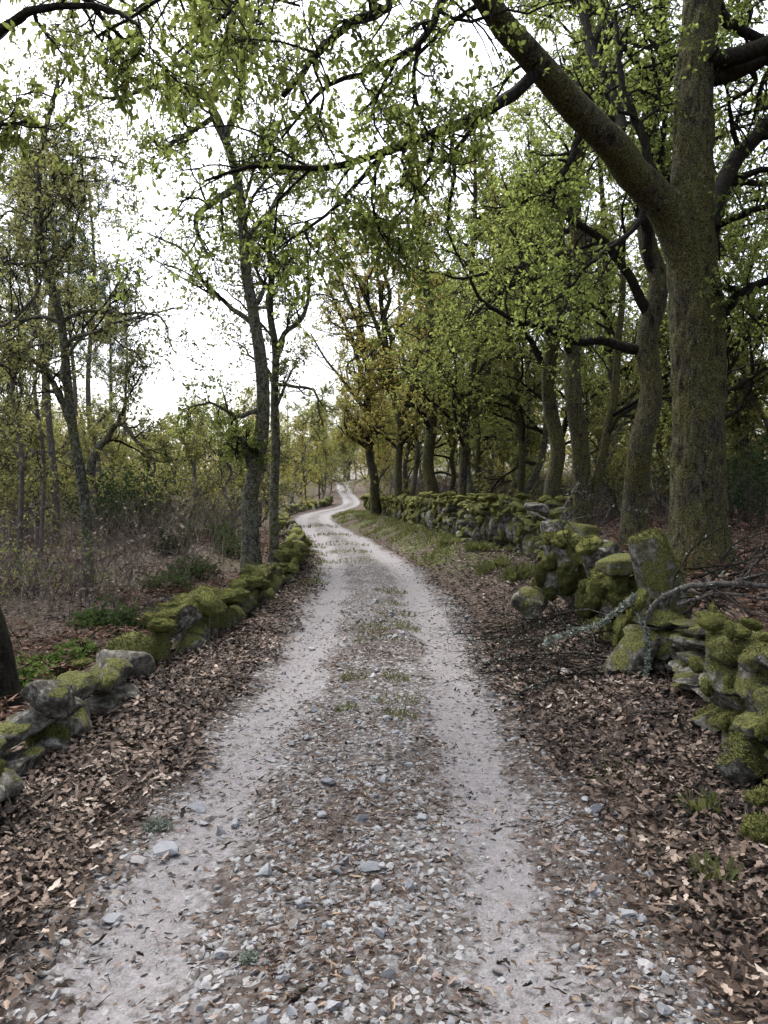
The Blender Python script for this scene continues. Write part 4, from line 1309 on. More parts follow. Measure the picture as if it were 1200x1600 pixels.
xy = region(6400, 1, 15, 95, 2.4, 5, .5)
xy = xy[fbm(xy[:, 0] * .25, xy[:, 1] * .25) > .34]
k = len(xy)
stems_stuff('thicket', 'grey-brown bare twig thicket filling the wood behind the right wall', 'thicket', xy, rng.uniform(.8, 1.5, k) * (.8 + .02 * xy[:, 1]), .004 + .00026 * xy[:, 1], 'thicket', 4)
xy = region(7500, -1, 9.5, 75, 1.6, 6, .45, 1.25)
xy = xy[fbm(xy[:, 0] * .45 + 9, xy[:, 1] * .45) > .44 - .1 * sstep(14, 24, xy[:, 1])]
k = len(xy)
A2 = stems_stuff('thicket', 'pale grey leafless twig thicket beyond the left wall', 'thicket', xy, np.minimum(rng.uniform(.4, 2.3, k), .1 + .085 * xy[:, 1]), .0025 + .0002 * xy[:, 1], 'thicket_pale', 4)
# a few pale dead leaves still on the left thicket
sel = A2[rng.random(len(A2)) < .10]
pos, ax, nr, sz, ti = rosettes(sel, 2, .2, .8, .4, .075)
V, T, t = flat_leaves(pos, ax, nr, sz, .3, np.clip(ti * .5 + .5, 0, 1))
b = Buf(); b.add(V, [T], t)
tag(link('withered_leaves', b.mesh('withered_leaves', M['litter'], smooth=False)), 'pale withered leaves clinging to the left thicket', 'leaves', kind='stuff')

# dead bracken: arching fronds with rows of leaflets
def bracken(label, xy, ln0, ln1):
    k = len(xy)
    org = np.column_stack([xy, height(xy[:, 0], xy[:, 1]) - .02])
    az = rng.uniform(0, 6.28, k)
    d = norm(np.column_stack([np.cos(az), np.sin(az), rng.uniform(.4, 1.4, k)]))
    A, B = grow(org, d, rng.uniform(ln0, ln1, k), np.full(k, .006), 6, .14, (0, 0, -.2))
    b = Buf()
    ti = rng.random(k)
    V, Q, t = ribbons(A, B, ti * .6); b.add(V, [Q], t)
    for f in (.3, .55, .8):
        i = min(int(f * 5), 4); w = f * 5 - i
        p = A[:, i] * (1 - w) + A[:, i + 1] * w
        tan = norm(A[:, i + 1] - A[:, i])
        side = norm(np.cross(tan, np.array([0, 0, 1.0])))
        for s in (-1, 1):
            ax = norm(side * s + tan * .5 + rng.normal(size=(k, 3)) * .25 + np.array([0, 0, -.2]))
            V, T, t = flat_leaves(p, ax, norm(np.cross(ax, tan) + rng.normal(size=(k, 3)) * .3), np.full(k, .14) * (1.15 - f) * rng.uniform(.7, 1.3, k), .17, np.clip(ti + rng.normal(size=k) * .15, 0, 1))
            b.add(V, [T], t)
    o = link('bracken', b.mesh('bracken', M['bracken'], smooth=False))
    tag(o, label, 'bracken', kind='stuff')
xy = region(4000, 1, 4.5, 45, .55, 5, .4, 1.3)
bracken('reddish dead bracken carpeting the wood behind the right wall', xy, .45, 1.1)
xy = region(6200, -1, 4.5, 34, .5, 4, .4, 1.4)
xy = xy[fbm(xy[:, 0] * .4 + 3, xy[:, 1] * .4) > .36]
bracken('reddish-brown dead bracken beyond the left wall', xy, .3, .75)

# the farthest trees read as one mass of foliage
n = 26000
az = rng.uniform(-.95, 1.15, n)
dist = rng.uniform(95, 190, n)
x, y = np.sin(az) * dist, np.cos(az) * dist
x, y = x - 4, y
top = np.where(x < -10, 7.5, np.where(x < 0, 13, 17)) * (.6 + .8 * fbm(x * .09, y * .09))
z = height(x, y) + top * rng.random(n) ** .8
kp = (np.abs(x - road_x(y)) > 5) | (y > 178)
pos = np.column_stack([x, y, z])[kp]
k = len(pos)
V, T, t = flat_leaves(pos, rng.normal(size=(k, 3)), norm(rng.normal(size=(k, 3)) + [0, -.5, .6]), rng.uniform(.5, 1.1, k), .4, np.clip(fbm(pos[:, 0] * .2, pos[:, 1] * .2, pos[:, 2] * .3) * .8 + .2 * rng.random(k), 0, 1))
b = Buf(); b.add(V, [T], t)
tag(link('far_foliage', b.mesh('far_foliage', M['leaf_far'], smooth=False)), 'dim foliage of the far-off wood beyond the bends', 'woodland', kind='stuff')

# low brambles and shrubs
def bush(name, label, cat, u, v, rad, hgt, leafm, n, lsize, stemm='bark_dark', group=None, per=7, Y=None):
    g = G(u, v) if Y is None else P(u, v, Y)
    x, y = float(g[0]), float(g[1])
    z = float(height(x, y))
    o = np.array([x, y, z])
    root = thing(name, o, label, cat, group)
    a = rng.uniform(0, 6.28, n)
    rr = rad * np.sqrt(rng.random(n)) * .6
    org = np.column_stack([np.cos(a) * rr, np.sin(a) * rr, np.full(n, -.03)])
    d = norm(np.column_stack([np.cos(a) * rr / rad * 1.1, np.sin(a) * rr / rad * 1.1, np.ones(n)]) + rng.normal(size=(n, 3)) * .2)
    A, B = grow(org, d, hgt * rng.uniform(.6, 1.1, n), np.full(n, .006 + .002 * hgt), 5, .16, (0, 0, 0))
    sb, cb = Buf(), Buf()
    V, Q, _ = tubes(A, B, 4); sb.add(V, [Q])
    p, dd, ln, r = spawn(A, B, 7, .15, 1, .5, 1.2, lambda t, pl: np.clip(pl * .45, .08, .6), .6)
    A2, B2 = grow(p, dd, ln, np.maximum(r, .003), 4, .2, (0, 0, 0))
    V, Q, _ = ribbons(A2, B2); sb.add(V, [Q])
    pos, ax, nr, sz, ti = rosettes(A2, per, .1, .9, .1, lsize)
    V, T, t = flat_leaves(pos, ax, nr, sz, .3, ti); cb.add(V, [T], t)
    link('stems', sb.mesh('stems', M[stemm]), root)
    link('foliage', cb.mesh('foliage', M[leafm], smooth=False), root)
    return root
bush('evergreen_bush', 'large rounded dark evergreen bush in the left thicket', 'bush', 195, 800, 1.6, 2.7, 'leaf_dark', 60, .13, per=9, Y=27)
bush('evergreen_bush', 'small dark round evergreen shrub on the bank left of the oak pair', 'bush', 270, 868, .32, .5, 'leaf_dark', 26, .05, per=9)
for i, (u, v, r_, h_, lab) in enumerate(((335, 850, 1.0, .75, 'bramble mound on the bank just left of the twin oaks'), (372, 872, .6, .5, 'bramble patch right at the foot of the swollen oak'), (300, 905, .7, .4, 'low bramble patch beyond the cushioned wall'),
                                        (262, 925, .5, .3, 'low green bramble by the pale stones beyond the wall'), (190, 985, .6, .35, 'straggling bramble behind the pointed stone'), (345, 815, 1.0, 1.1, 'taller bramble thicket behind the bank'))):
    bush('bramble', lab, 'bramble', u, v, r_, h_, 'bramble', 34, .055, group='brambles beyond the left wall', per=6)
for i, (u, v, r_, h_, lab) in enumerate(((82, 1052, .35, .22, 'fresh green leafy herb behind the near left wall'), (118, 1032, .2, .18, 'small fresh green herb right of the leafy clump behind the wall'), (45, 1085, .25, .2, 'green ivy-like herb by the dark oak base'),
                                        (255, 920, .2, .2, 'bright green herb tuft near the bramble beyond the wall'), (150, 975, .3, .15, 'low green herb patch left of the bramble'))):
    bush('herb', lab, 'plant', u, v, r_, h_, 'fresh', 22, .06, group='green herbs beyond the left wall', per=6)
bush('thorn_bush', 'yellow-green leafy shrub low at the left edge under the spindly oak', 'bush', 60, 930, .8, 1.1, 'leaf_olive', 26, .05, 'bark_grey', per=4)
bush('wall_herb', 'small pale-leaved plant growing from the near right wall', 'plant', 1188, 1100, .07, .12, 'fresh', 8, .05, per=4)
for i, (u, v, Y, s, lab) in enumerate(((1180, 760, 17, 1.5, 'dark broom bush at the right edge behind the biggest oak'), (1150, 745, 26, 2.2, 'tall dark bush deep right of the biggest oak'), (1040, 760, 30, 2.0, 'dark undergrowth bush between the two nearest oaks'))):
    bush('dark_bush', lab, 'bush', u, v, s, s * 1.3, 'leaf_dark', 40, .1, per=7, Y=Y)

# ------------------------------------------------------------------ leaf litter
LIT = []
def litter_points(n, y0, y1, d0, d1, p=1.0):
    y = y0 + (y1 - y0) * rng.random(n) ** p
    d = rng.uniform(d0, d1, n)
    return np.column_stack([road_x(y) + d, y]), d

def litter_leaf_arrays(xy, size, lift, shape, tilt=.45):
    k = len(xy)
    z = floor_z(xy[:, 0], xy[:, 1]) + lift * rng.random(k) + .006
    pos = np.column_stack([xy, z])
    az = rng.uniform(0, 6.28, k)
    ax = np.column_stack([np.cos(az), np.sin(az), rng.normal(size=k) * tilt * .6])
    nr = np.column_stack([rng.normal(size=(k, 2)) * tilt, np.ones(k)])
    flip = rng.random(k) < .35
    cu = np.where(flip, -1, 1) * rng.uniform(.1, 1.3, k)
    be = rng.uniform(-.35, .55, k)
    dark = fbm(xy[:, 0] * 2.6, xy[:, 1] * 2.6)
    ti = np.clip(rng.beta(1.2, 2.2, k) * 1.1 + (dark - .5) * .8, 0, 1)
    if shape is None:
        return flat_leaves(pos, ax, norm(nr), size, .28, ti, .15)
    if shape == 'lobed':
        return lobed(pos, ax, nr, size, OAK_MID, be, ti)
    return lobed(pos, ax, nr, size, shape, be, ti) if shape is OAK_LOW else leaves(pos, ax, nr, size, shape, cu, be, ti)

for side, lab in ((-1, 'bed of dry brown oak leaves along the left verge under the mossy wall'), (1, 'bed of dry brown oak leaves along the right verge under the wall')):
    o = np.array([float(road_x(4)) + side * 1.5, 4.0, 0.0])
    root = thing('leaf_litter', o, lab, 'dead leaves')
    b = Buf()
    for (n, y0, y1, s, shp) in ((5600, 1.2, 2.9, .047, OAK_MID), (7200, 2.9, 4.6, .048, 'lobed'), (12500, 4.5, 9, .052, OAK_LOW), (13000, 9, 30, .068, None)):
        y = y0 + (y1 - y0) * rng.random(n)
        wallx = left_x(y) if side < 0 else right_x(y)
        outer = np.abs(wallx - road_x(y)) + (.25 if side < 0 else .05)
        d = .8 + (outer - .8) * rng.random(n)
        w = (fbm(y * 1.3 + side * 9, d * 1.3) - .5) * .55
        sh = (.2 * (1 - sstep(4, 7, y)) if side > 0 else 0)
        keep = rng.random(n) < sstep(.86, 1.25, d + w - sh) + .02
        if side > 0:
            keep &= rng.random(n) < 1 - .5 * sstep(16, 20, y)
        xy = np.column_stack([road_x(y) + side * d, y])[keep]
        V, Q, t = litter_leaf_arrays(xy, s * rng.uniform(.45, 1.35, len(xy)), .035, shp, .34)
        b.add(V, [Q], t)
    st = link('leaf_mass', b.mesh('leaf_mass', M['litter'], o, False), root)
    st['kind'] = 'stuff'
    # the nearest, largest leaves, one by one
    tm = []
    for q in range(10):
        V, Q, t = leaves(np.zeros((1, 3)) - [.5, 0, 0], np.array([[1., 0, 0]]), np.array([[0, 0, 1.]]), np.ones(1), OAK, np.array([rng.uniform(-1, 1.3)]), np.array([rng.uniform(-.3, .5)]), np.array([(q + .5) / 10]))
        tm.append(make_mesh('leaf', V, [Q], M['litter'], False, {'tint': t}))
    for q in range(150):
        y = 1.9 + 2.6 * rng.random()
        d = rng.uniform(.95 if side < 0 else 1.2, 1.75)
        x = float(road_x(y)) + side * d
        lf = link('leaf', tm[q % 10], root, (x - o[0], y - o[1], float(floor_z(x, y)) + rng.uniform(.03, .055)))
        s = rng.uniform(.04, .065)
        lf.scale = (s, s, s)
        lf.rotation_euler = (rng.normal() * .35, rng.normal() * .35, rng.uniform(0, 6.28))

def loose_leaves(name, label, xy, s0, shape, lift=.03, mat_='litter'):
    if shape is SIMPLE:
        k = len(xy)
        pos = np.column_stack([xy, floor_z(xy[:, 0], xy[:, 1]) + lift * rng.random(k) + .006])
        V, Q, t = flat_leaves(pos, np.column_stack([rng.normal(size=(k, 2)), rng.normal(size=k) * .3]), norm(np.column_stack([rng.normal(size=(k, 2)) * .5, np.ones(k)])), s0 * rng.uniform(.7, 1.3, k), .3, rng.beta(1.5, 2.2, k), .15)
    else:
        V, Q, t = litter_leaf_arrays(xy, s0 * rng.uniform(.7, 1.3, len(xy)), lift, shape)
    b = Buf(); b.add(V, [Q], t)
    tag(link(name, b.mesh(name, M[mat_], smooth=False)), label, 'dead leaves', kind='stuff')
xy = region(9000, 1, 2, 40, .1, 3, .35, 1.4)
loose_leaves('fallen_leaves', 'dead leaves strewn under the oaks behind the right wall', xy, .085, SIMPLE)
xy = region(15000, -1, 2, 36, .15, 3, .35, 1.15)
loose_leaves('fallen_leaves', 'dead leaves strewn over the ground beyond the left wall', xy, .075, SIMPLE)
xy, d = litter_points(900, 1.3, 12, -1.0, 1.0)
loose_leaves('scattered_leaves', 'single dead leaf fragments scattered over the track', xy, .035, OAK_MID, .006)

# ------------------------------------------------------------------ gravel, bark crumbs, splinters
CHIP = [rock_shape(1, 6, .1, 500 + k) for k in range(8)]
def chips(xy, size, material, name, label, cat, flat=.65, sink=.42, tint=None):
    b = Buf()
    k = len(xy)
    z = floor_z(xy[:, 0], xy[:, 1])
    which = rng.integers(0, 8, k)
    ti = rng.random(k) if tint is None else tint
    for q in range(8):
        sel = np.where(which == q)[0]
        if not len(sel): continue
        V, T = CHIP[q]
        m = len(sel)
        e = rng.uniform(0, 6.28, m)
        c, s = np.cos(e), np.sin(e)
        tl = rng.normal(size=(m, 2)) * .3
        S = size[sel][:, None] * np.column_stack([rng.uniform(.7, 1.2, m), rng.uniform(.6, 1.0, m), flat * rng.uniform(.7, 1.2, m)])
        L = V[None] * S[:, None]
        L[..., 2] += L[..., 0] * tl[:, :1] + L[..., 1] * tl[:, 1:]
        X = L[..., 0] * c[:, None] - L[..., 1] * s[:, None] + xy[sel, 0][:, None]
        Y = L[..., 0] * s[:, None] + L[..., 1] * c[:, None] + xy[sel, 1][:, None]
        Z = L[..., 2] + (z[sel] + size[sel] * flat * (1 - 2 * sink) * .5)[:, None]
        Tq = (T[None] + (np.arange(m) * len(V))[:, None, None]).reshape(-1, 3)
        b.add(np.stack([X, Y, Z], -1), [Tq], np.repeat(ti[sel], len(V)))
    o = link(name, b.mesh(name, M[material], smooth=False))
    tag(o, label, cat, kind='stuff')

def gravel_density(d, y):
    ridge = np.exp(-(d / .45) ** 4)
    sides = np.exp(-((np.abs(d) - 1.08) / .16) ** 2) * np.where(d > 0, .75, .35)
    rut = .16 + .14 * (y < 4)
    patch = sstep(.3, .6, fbm(y * .9, d * 1.6 + 4))
    return np.clip(np.maximum(ridge, sides) * (.35 + .65 * patch) + rut, 0, 1)
def gravel_xy(n, y0, y1, p):
    y = y0 + (y1 - y0) * rng.random(n) ** p
    d = rng.uniform(-1.25, 1.3, n)
    keep = rng.random(n) < gravel_density(d, y)
    return np.column_stack([road_x(y) + d, y])[keep]
xy = np.concatenate([gravel_xy(20000, 1.4, 6, 1.0), gravel_xy(10000, 6, 18, 1.2)])
sz = np.maximum(.0035 + .019 * rng.random(len(xy)) ** 2.8, .0011 * xy[:, 1])
chips(xy, sz, 'gravel', 'gravel', 'grey gravel strewn along the middle ridge and edges of the track', 'gravel')

def slivers(xy, length, width, material, name, label, cat, tint, rise=.35):
    k = len(xy)
    z = floor_z(xy[:, 0], xy[:, 1]) + .004 + .012 * rng.random(k)
    az = rng.uniform(0, 6.28, k)
    ax = np.column_stack([np.cos(az), np.sin(az), rng.normal(size=k) * .12])
    a0 = np.column_stack([xy, z])
    P_ = np.stack([a0, a0 + ax * length[:, None] * .5 + np.array([0, 0, 1]) * (length * rise * .3 * rng.random(k))[:, None] + rng.normal(size=(k, 3)) * (length * .07)[:, None], a0 + ax * length[:, None]], 1)
    Rr = np.column_stack([width * .7, width, width * .3])
    V, Q, t = ribbons(P_, Rr, tint)
    b = Buf(); b.add(V, [Q], t)
    tag(link(name, b.mesh(name, M[material], smooth=False)), label, cat, kind='stuff')
n = 42000
y = 1.4 + 9 * rng.random(n) ** 1.4
d = rng.uniform(-1.3, 1.35, n)
dens = .1 + .85 * sstep(.38, .62, fbm(y * 1.5 + 40, d * 2.2)) * (1 - .85 * np.exp(-((np.abs(d) - .68) / .24) ** 2)) + .5 * sstep(.9, 1.1, np.abs(d))
kp = rng.random(n) < dens
xy = np.column_stack([road_x(y) + d, y])[kp]
k = len(xy)
slivers(xy, rng.uniform(.008, .045, k), rng.uniform(.0015, .005, k), 'debris', 'bark_crumbs', 'dark bark crumbs and twig bits littering the track', 'debris', rng.random(k) * .93)
n = 420
y = 1.8 + 3.6 * rng.random(n)
d = rng.normal(size=n) * .5 + .1
xy = np.column_stack([road_x(y) + d, y])
slivers(xy, rng.uniform(.015, .06, n), rng.uniform(.002, .005, n), 'splinter', 'wood_splinters', 'pale wood splinters scattered over the near track', 'splinters', rng.random(n))

# ------------------------------------------------------------------ loose stones, one by one
def loose(label, u, v, w, h, k, group=None):
    g = G(u, v)
    s = w * .42 * g[1] / F
    hh = h * .42 * g[1] / F
    o = link('stone', rock_mesh('peb', k % 8, M['stone'], False), None, (g[0], g[1], float(floor_z(g[0], g[1])) + hh * .35))
    o.scale = (s, s * rng.uniform(.8, 1.1), hh * 1.1)
    o.rotation_euler = (rng.normal() * .15, rng.normal() * .15, rng.uniform(0, 6.28))
    return tag(o, label, 'stone', group)
for a in (('pale rounded stone half buried in leaves below the lichened branch', 888, 1058, 40, 24), ('squarish pale stone lying on leaves at the right verge', 1014, 1142, 28, 17), ('pale stone on the twig-strewn right verge', 845, 1015, 16, 9),
          ('grey stone at the right edge of the right rut', 933, 1268, 36, 26), ('blue-grey upright stone on the ridge beside the right rut', 658, 1280, 26, 26), ('large flat-topped grey stone in the ridge cluster', 573, 1358, 50, 26),
          ('angular white stone standing in the left rut', 344, 1306, 20, 24), ('flat grey stone in the left rut, left of a pair', 216, 1347, 38, 30), ('broad flat grey stone in the left rut, right of a pair', 260, 1337, 50, 26),
          ('long pale flat stone in the left rut', 306, 1270, 38, 20), ('pale stone right beside the long flat one in the left rut', 330, 1282, 26, 16), ('white-sided grey stone on the left of the ridge near the camera', 350, 1497, 34, 22),
          ('pale blue-grey stone on the near right edge of the track', 985, 1433, 44, 20), ('small pale stone beside the blue-grey one on the right', 952, 1442, 24, 18), ('pale grey stone in the middle of the ridge', 412, 1366, 40, 28),
          ('speckled grey stone low in the middle of the ridge', 643, 1392, 26, 30), ('stone at the lower right corner among leaves', 1110, 1583, 30, 28), ('pinkish stone at the near right verge', 1038, 1534, 34, 22),
          ('pinkish stone at the bottom of the track left of centre', 456, 1588, 30, 24), ('pale pink stone at the bottom of the left rut', 310, 1580, 20, 20), ('flat pale stone in the left rut farther up', 428, 1190, 30, 9),
          ('grey stone right of the ridge by the upper right rut', 768, 1090, 18, 14), ('long grey stone at the ridge\'s left flank', 475, 1412, 50, 20), ('grey stone pressed into the ridge right of the long one', 540, 1352, 26, 20)):
    loose(a[0], a[1], a[2], a[3], a[4], int(rng.integers(0, 8)))
made = 0
while made < 270:
    y = 2.0 + 9.5 * rng.random() ** 1.5
    zone = rng.random()
    if zone < .72: d, lab, gr = rng.normal() * .26, 'loose grey stone on the stony ridge between the ruts', 'stones on the middle ridge'
    elif zone < .9: d, lab, gr = 1.1 + rng.normal() * .12, 'loose grey stone along the right edge of the track', 'stones along the right edge'
    else: d, lab, gr = -.75 + rng.normal() * .2, 'loose grey stone lying in the left rut', 'stones in the left rut'
    lab += ' close to the camera' if y < 3.2 else (' in the middle distance' if y < 6 else ' farther up')
    gr += ', near' if y < 3.2 else (', middle' if y < 6 else ', far')
    x = float(road_x(y)) + d
    s = (.012 + .024 * rng.random() ** 2.2) * (1 + y * .05)
    o = link('stone', rock_mesh('peb', int(rng.integers(0, 8)), M['stone'], False), None, (x, y, float(floor_z(x, y)) + s * .3))
    o.scale = (s, s * rng.uniform(.65, 1), s * rng.uniform(.45, .75))
    o.rotation_euler = (rng.normal() * .2, rng.normal() * .2, rng.uniform(0, 6.28))
    tag(o, lab, 'stone', gr)
    made += 1
for (u, v, w, h, lab) in ((228, 947, 16, 10, 'pale stone lying on the ground beyond the cushioned wall'), (257, 940, 18, 7, 'white flat stone beside the pale one beyond the wall'), (275, 937, 16, 10, 'mossy-grey stone rightmost of three beyond the wall'),
                          (320, 948, 15, 9, 'white quartz chip on top of the cushioned left wall')):
    g = P(u, v, 9.0) if u == 320 else G(u, v)
    s = w * .5 * g[1] / F
    o = link('stone', rock_mesh('peb', 3, M['stone'], False), None, tuple(g + [0, 0, s * .3]))
    o.scale = (s, s, s * .6)
    tag(o, lab, 'stone')

# ------------------------------------------------------------------ grass
def tuft(xy, n, hgt, spread, b, wid=.05):
    a = rng.uniform(0, 6.28, n)
    rr = spread * np.sqrt(rng.random(n))
    x, y = xy[0] + np.cos(a) * rr, xy[1] + np.sin(a) * rr
    z = floor_z(x, y) - .005
    ax = norm(np.column_stack([np.cos(a) * .5, np.sin(a) * .5, np.ones(n)]) + rng.normal(size=(n, 3)) * .3)
    sz = hgt * rng.uniform(.5, 1.2, n)
    nr = norm(rng.normal(size=(n, 3)))
    V, Q, t = lobed(np.column_stack([x, y, z]), ax, nr, sz, [(0, wid), (.5, wid * .8), (1, .006)], rng.uniform(-.5, .1, n), rng.random(n))
    b.add(V, [Q], t)
b = Buf()
for (u, v, s) in ((590, 1000, .22), (620, 960, .2), (610, 945, .18), (575, 985, .2), (618, 1062, .1), (615, 1095, .16), (628, 1120, .1), (555, 1060, .1), (540, 1110, .06), (600, 975, .25), (640, 985, .12), (610, 925, .2), (520, 835, .5), (535, 850, .5), (545, 862, .4), (505, 822, .6), (552, 875, .35)):
    g = G(u, v)
    tuft(g[:2], int(90 + 100 * s), .035 + .0022 * g[1], s * (1 + g[1] * .03), b, .05 + .002 * g[1])
tag(link('grass', b.mesh('grass', M['grass'], smooth=False)), 'sparse short grass on the middle ridge of the track', 'grass', kind='stuff')
b = Buf()
for i in range(120):
    y = 17 + 36 * rng.random()
    x = float(road_x(y)) + rng.uniform(1.35, 1.35 + max(.4, float(right_x(y) - road_x(y)) - 1.6))
    tuft((x, y), 34, .16, .3, b, .05)
for i in range(60):
    y = 12 + 30 * rng.random()
    tuft((float(left_x(y)) + rng.uniform(.2, .7), y), 20, .09, .2, b, .06)
tag(link('bank_grass', b.mesh('bank_grass', M['grass'], smooth=False)), 'grey-green grass on the bank below the long right wall', 'grass', kind='stuff')
for (u, v, n, hh, s, lab) in ((625, 1210 + 0, 0, 0, 0, ''), (745, 862, 160, .2, .22, 'green grass tuft on the bank below the long wall'), (700, 852, 160, .18, .25, 'grass tuft farther along the bank below the wall'), (770, 890, 180, .17, .25, 'bright grass and moss tuft at the bank foot'),
                              (812, 905, 180, .2, .2, 'shaggy grass tuft beside the wedge-shaped stone'), (960, 1215, 110, .06, .16, 'small green grass patch among the leaves on the right verge'), (1095, 1275, 70, .1, .06, 'upright grass tuft by the right verge stick'),
                              (1115, 1380, 60, .09, .06, 'little grass tuft in the leaves at lower right'), (960, 985, 160, .12, .3, 'dark grass clump under the tumbled wall')):
    if not n: continue
    g = G(u, v)
    b = Buf()
    tuft(g[:2], int(n * 1.6), hh, s, b, .018)
    o = link('grass_tuft', b.mesh('grass_tuft', M['grass'], g, False), None, tuple(g))
    tag(o, lab, 'grass', 'grass tufts along the right verge')

# ------------------------------------------------------------------ fallen branches and sticks
def fallen(name, label, path, r0, r1, n2=5, n3=4, material='bark_grey', lichen=0, l2=.45, bias=(0, 0, -.02), group=None, clamp=True):
    path = np.asarray(path)
    o = path[0].copy()
    root = thing(name, o, label, 'branch', group)
    q = resample(path, 20)[None]
    r = np.linspace(r0, r1, 20)[None]
    b = Buf()
    wob = np.stack([fbm(np.arange(20) * .8 + o[0] * 31, j * 5.1) - .5 for j in range(3)], 1) * r0 * 3
    q = q + wob[None]
    V, Q, _ = tubes(q, r, 7, .12); b.add(V, [Q])
    link('stem', b.mesh('stem', M[material], o), root)
    P2 = q
    if n2:
        p, d, ln, rr = spawn(q, r, n2, .15, 1, .4, 1.1, lambda t, pl: pl * l2, .6, bias)
        A, B = grow(p, d, ln, np.maximum(rr, .003), 7, .2, (0, 0, -.02))
        b = Buf()
        def settle(A):
            if clamp:
                A[..., 2] = np.maximum(A[..., 2], floor_z(A[..., 0], A[..., 1]) + .05)
        settle(A)
        V, Q, _ = tubes(A, B, 4); b.add(V, [Q])
        if n3:
            p, d, ln, rr = spawn(A, B, n3, .2, 1, .4, 1.1, lambda t, pl: np.clip(pl * .5, .06, .5), .65, bias)
            A3, B3 = grow(p, d, ln, np.maximum(rr, .002), 5, .22, (0, 0, -.02))
            settle(A3)
            V, Q, _ = tubes(A3, B3, 3); b.add(V, [Q])
        link('twigs', b.mesh('twigs', M[material], o), root)
    if lichen:
        i = rng.integers(0, 19, lichen)
        w = rng.random(lichen)[:, None]
        p = q[0, i] * (1 - w) + q[0, i + 1] * w
        d = norm(rng.normal(size=(lichen, 3)))
        p = p + d * r[0, i][:, None] * .9
        b = Buf()
        V, T, t = flat_leaves(p, norm(d + rng.normal(size=(lichen, 3)) * .6), norm(rng.normal(size=(lichen, 3))), rng.uniform(.012, .035, lichen), .28, rng.random(lichen))
        b.add(V, [T], t)
        lo_ = link('lichen', b.mesh('lichen', M['lichen'], o, False), root)
        lo_['kind'] = 'stuff'
    return root
fallen('lichened_branch', 'pale lichen-shaggy broken branch hanging down by the slanting slab', px([(992, 932, 6.7), (1003, 965, 6.6), (1010, 1000, 6.5), (1012, 1040, 6.4), (1004, 1075, 6.3)]), .014, .005, 2, 2, lichen=900, l2=.3)
fallen('lichened_branch', 'lichen-shaggy branch slanting down left onto the leaves', px([(994, 930, 6.7), (965, 955, 6.6), (930, 978, 6.5), (895, 988, 6.4), (850, 1005, 6.3)]), .016, .005, 5, 3, lichen=1100, l2=.45)
def lie(pts, lift=.06):
    out = []
    for (u, v) in pts:
        g = G(u, v)
        out.append(g + [0, 0, lift])
    return out
for i, (pts, r0, lab) in enumerate((([(960, 1000), (900, 985), (820, 975), (760, 960)], .011, 'thin dark branch lying leftward below the tumbled wall'), ([(960, 1040), (890, 1030), (820, 1035), (760, 1048)], .01, 'dark twiggy branch lying below the lichened ones'),
                                     ([(1000, 1060), (940, 1062), (880, 1068), (800, 1100)], .01, 'branching stick on the leaves nearer the track'), ([(900, 960), (860, 975), (810, 1000), (780, 1030)], .009, 'grey twiggy stick crossing the brush at the bank foot'),
                                     ([(940, 1020), (900, 1000), (860, 960), (820, 945)], .009, 'upper twig of the brush heap by the bank'), ([(880, 1020), (840, 1010), (790, 1005), (730, 1010)], .008, 'fine twig reaching toward the right rut'))):
    fallen('fallen_branch', lab, lie(pts), r0 * 1.3, .004, 10, 6, 'bark_dark', 120, .6, group='brushwood on the right verge')
HEAP = ['left', 'middle', 'right']
for i in range(13):
    u0, v0 = rng.uniform(820, 1000), rng.uniform(955, 1065)
    du, dv = rng.uniform(-110, -40), rng.uniform(-25, 30)
    fallen('brush_stick', 'thin dark stick in the %s of the brushwood heap on the right verge' % HEAP[min(2, int((u0 - 820) / 60))], lie([(u0, v0), (u0 + du * .5, v0 + dv * .6), (u0 + du, v0 + dv)], rng.uniform(.04, .12)), rng.uniform(.006, .011), .003, 7, 5, 'bark_dark', 0, .7, group='sticks of the brushwood heap, ' + HEAP[min(2, int((u0 - 820) / 60))])
for i in range(9):
    u0, v0, Y0 = rng.uniform(1040, 1150), rng.uniform(885, 945), rng.uniform(5.9, 7.2)
    du, dv = rng.uniform(60, 140), rng.uniform(-90, 10)
    fallen('dead_twig', 'dark dead twig tangled above the near right wall', px([(u0, v0, Y0), (u0 + du * .5, v0 + dv * .3, Y0 + .1), (u0 + du, v0 + dv, Y0 + .2)]), rng.uniform(.006, .012), .003, 7, 5, 'bark_dark', 0, .7, (0, 0, .08), 'dead twigs tangled above the near right wall', clamp=False)
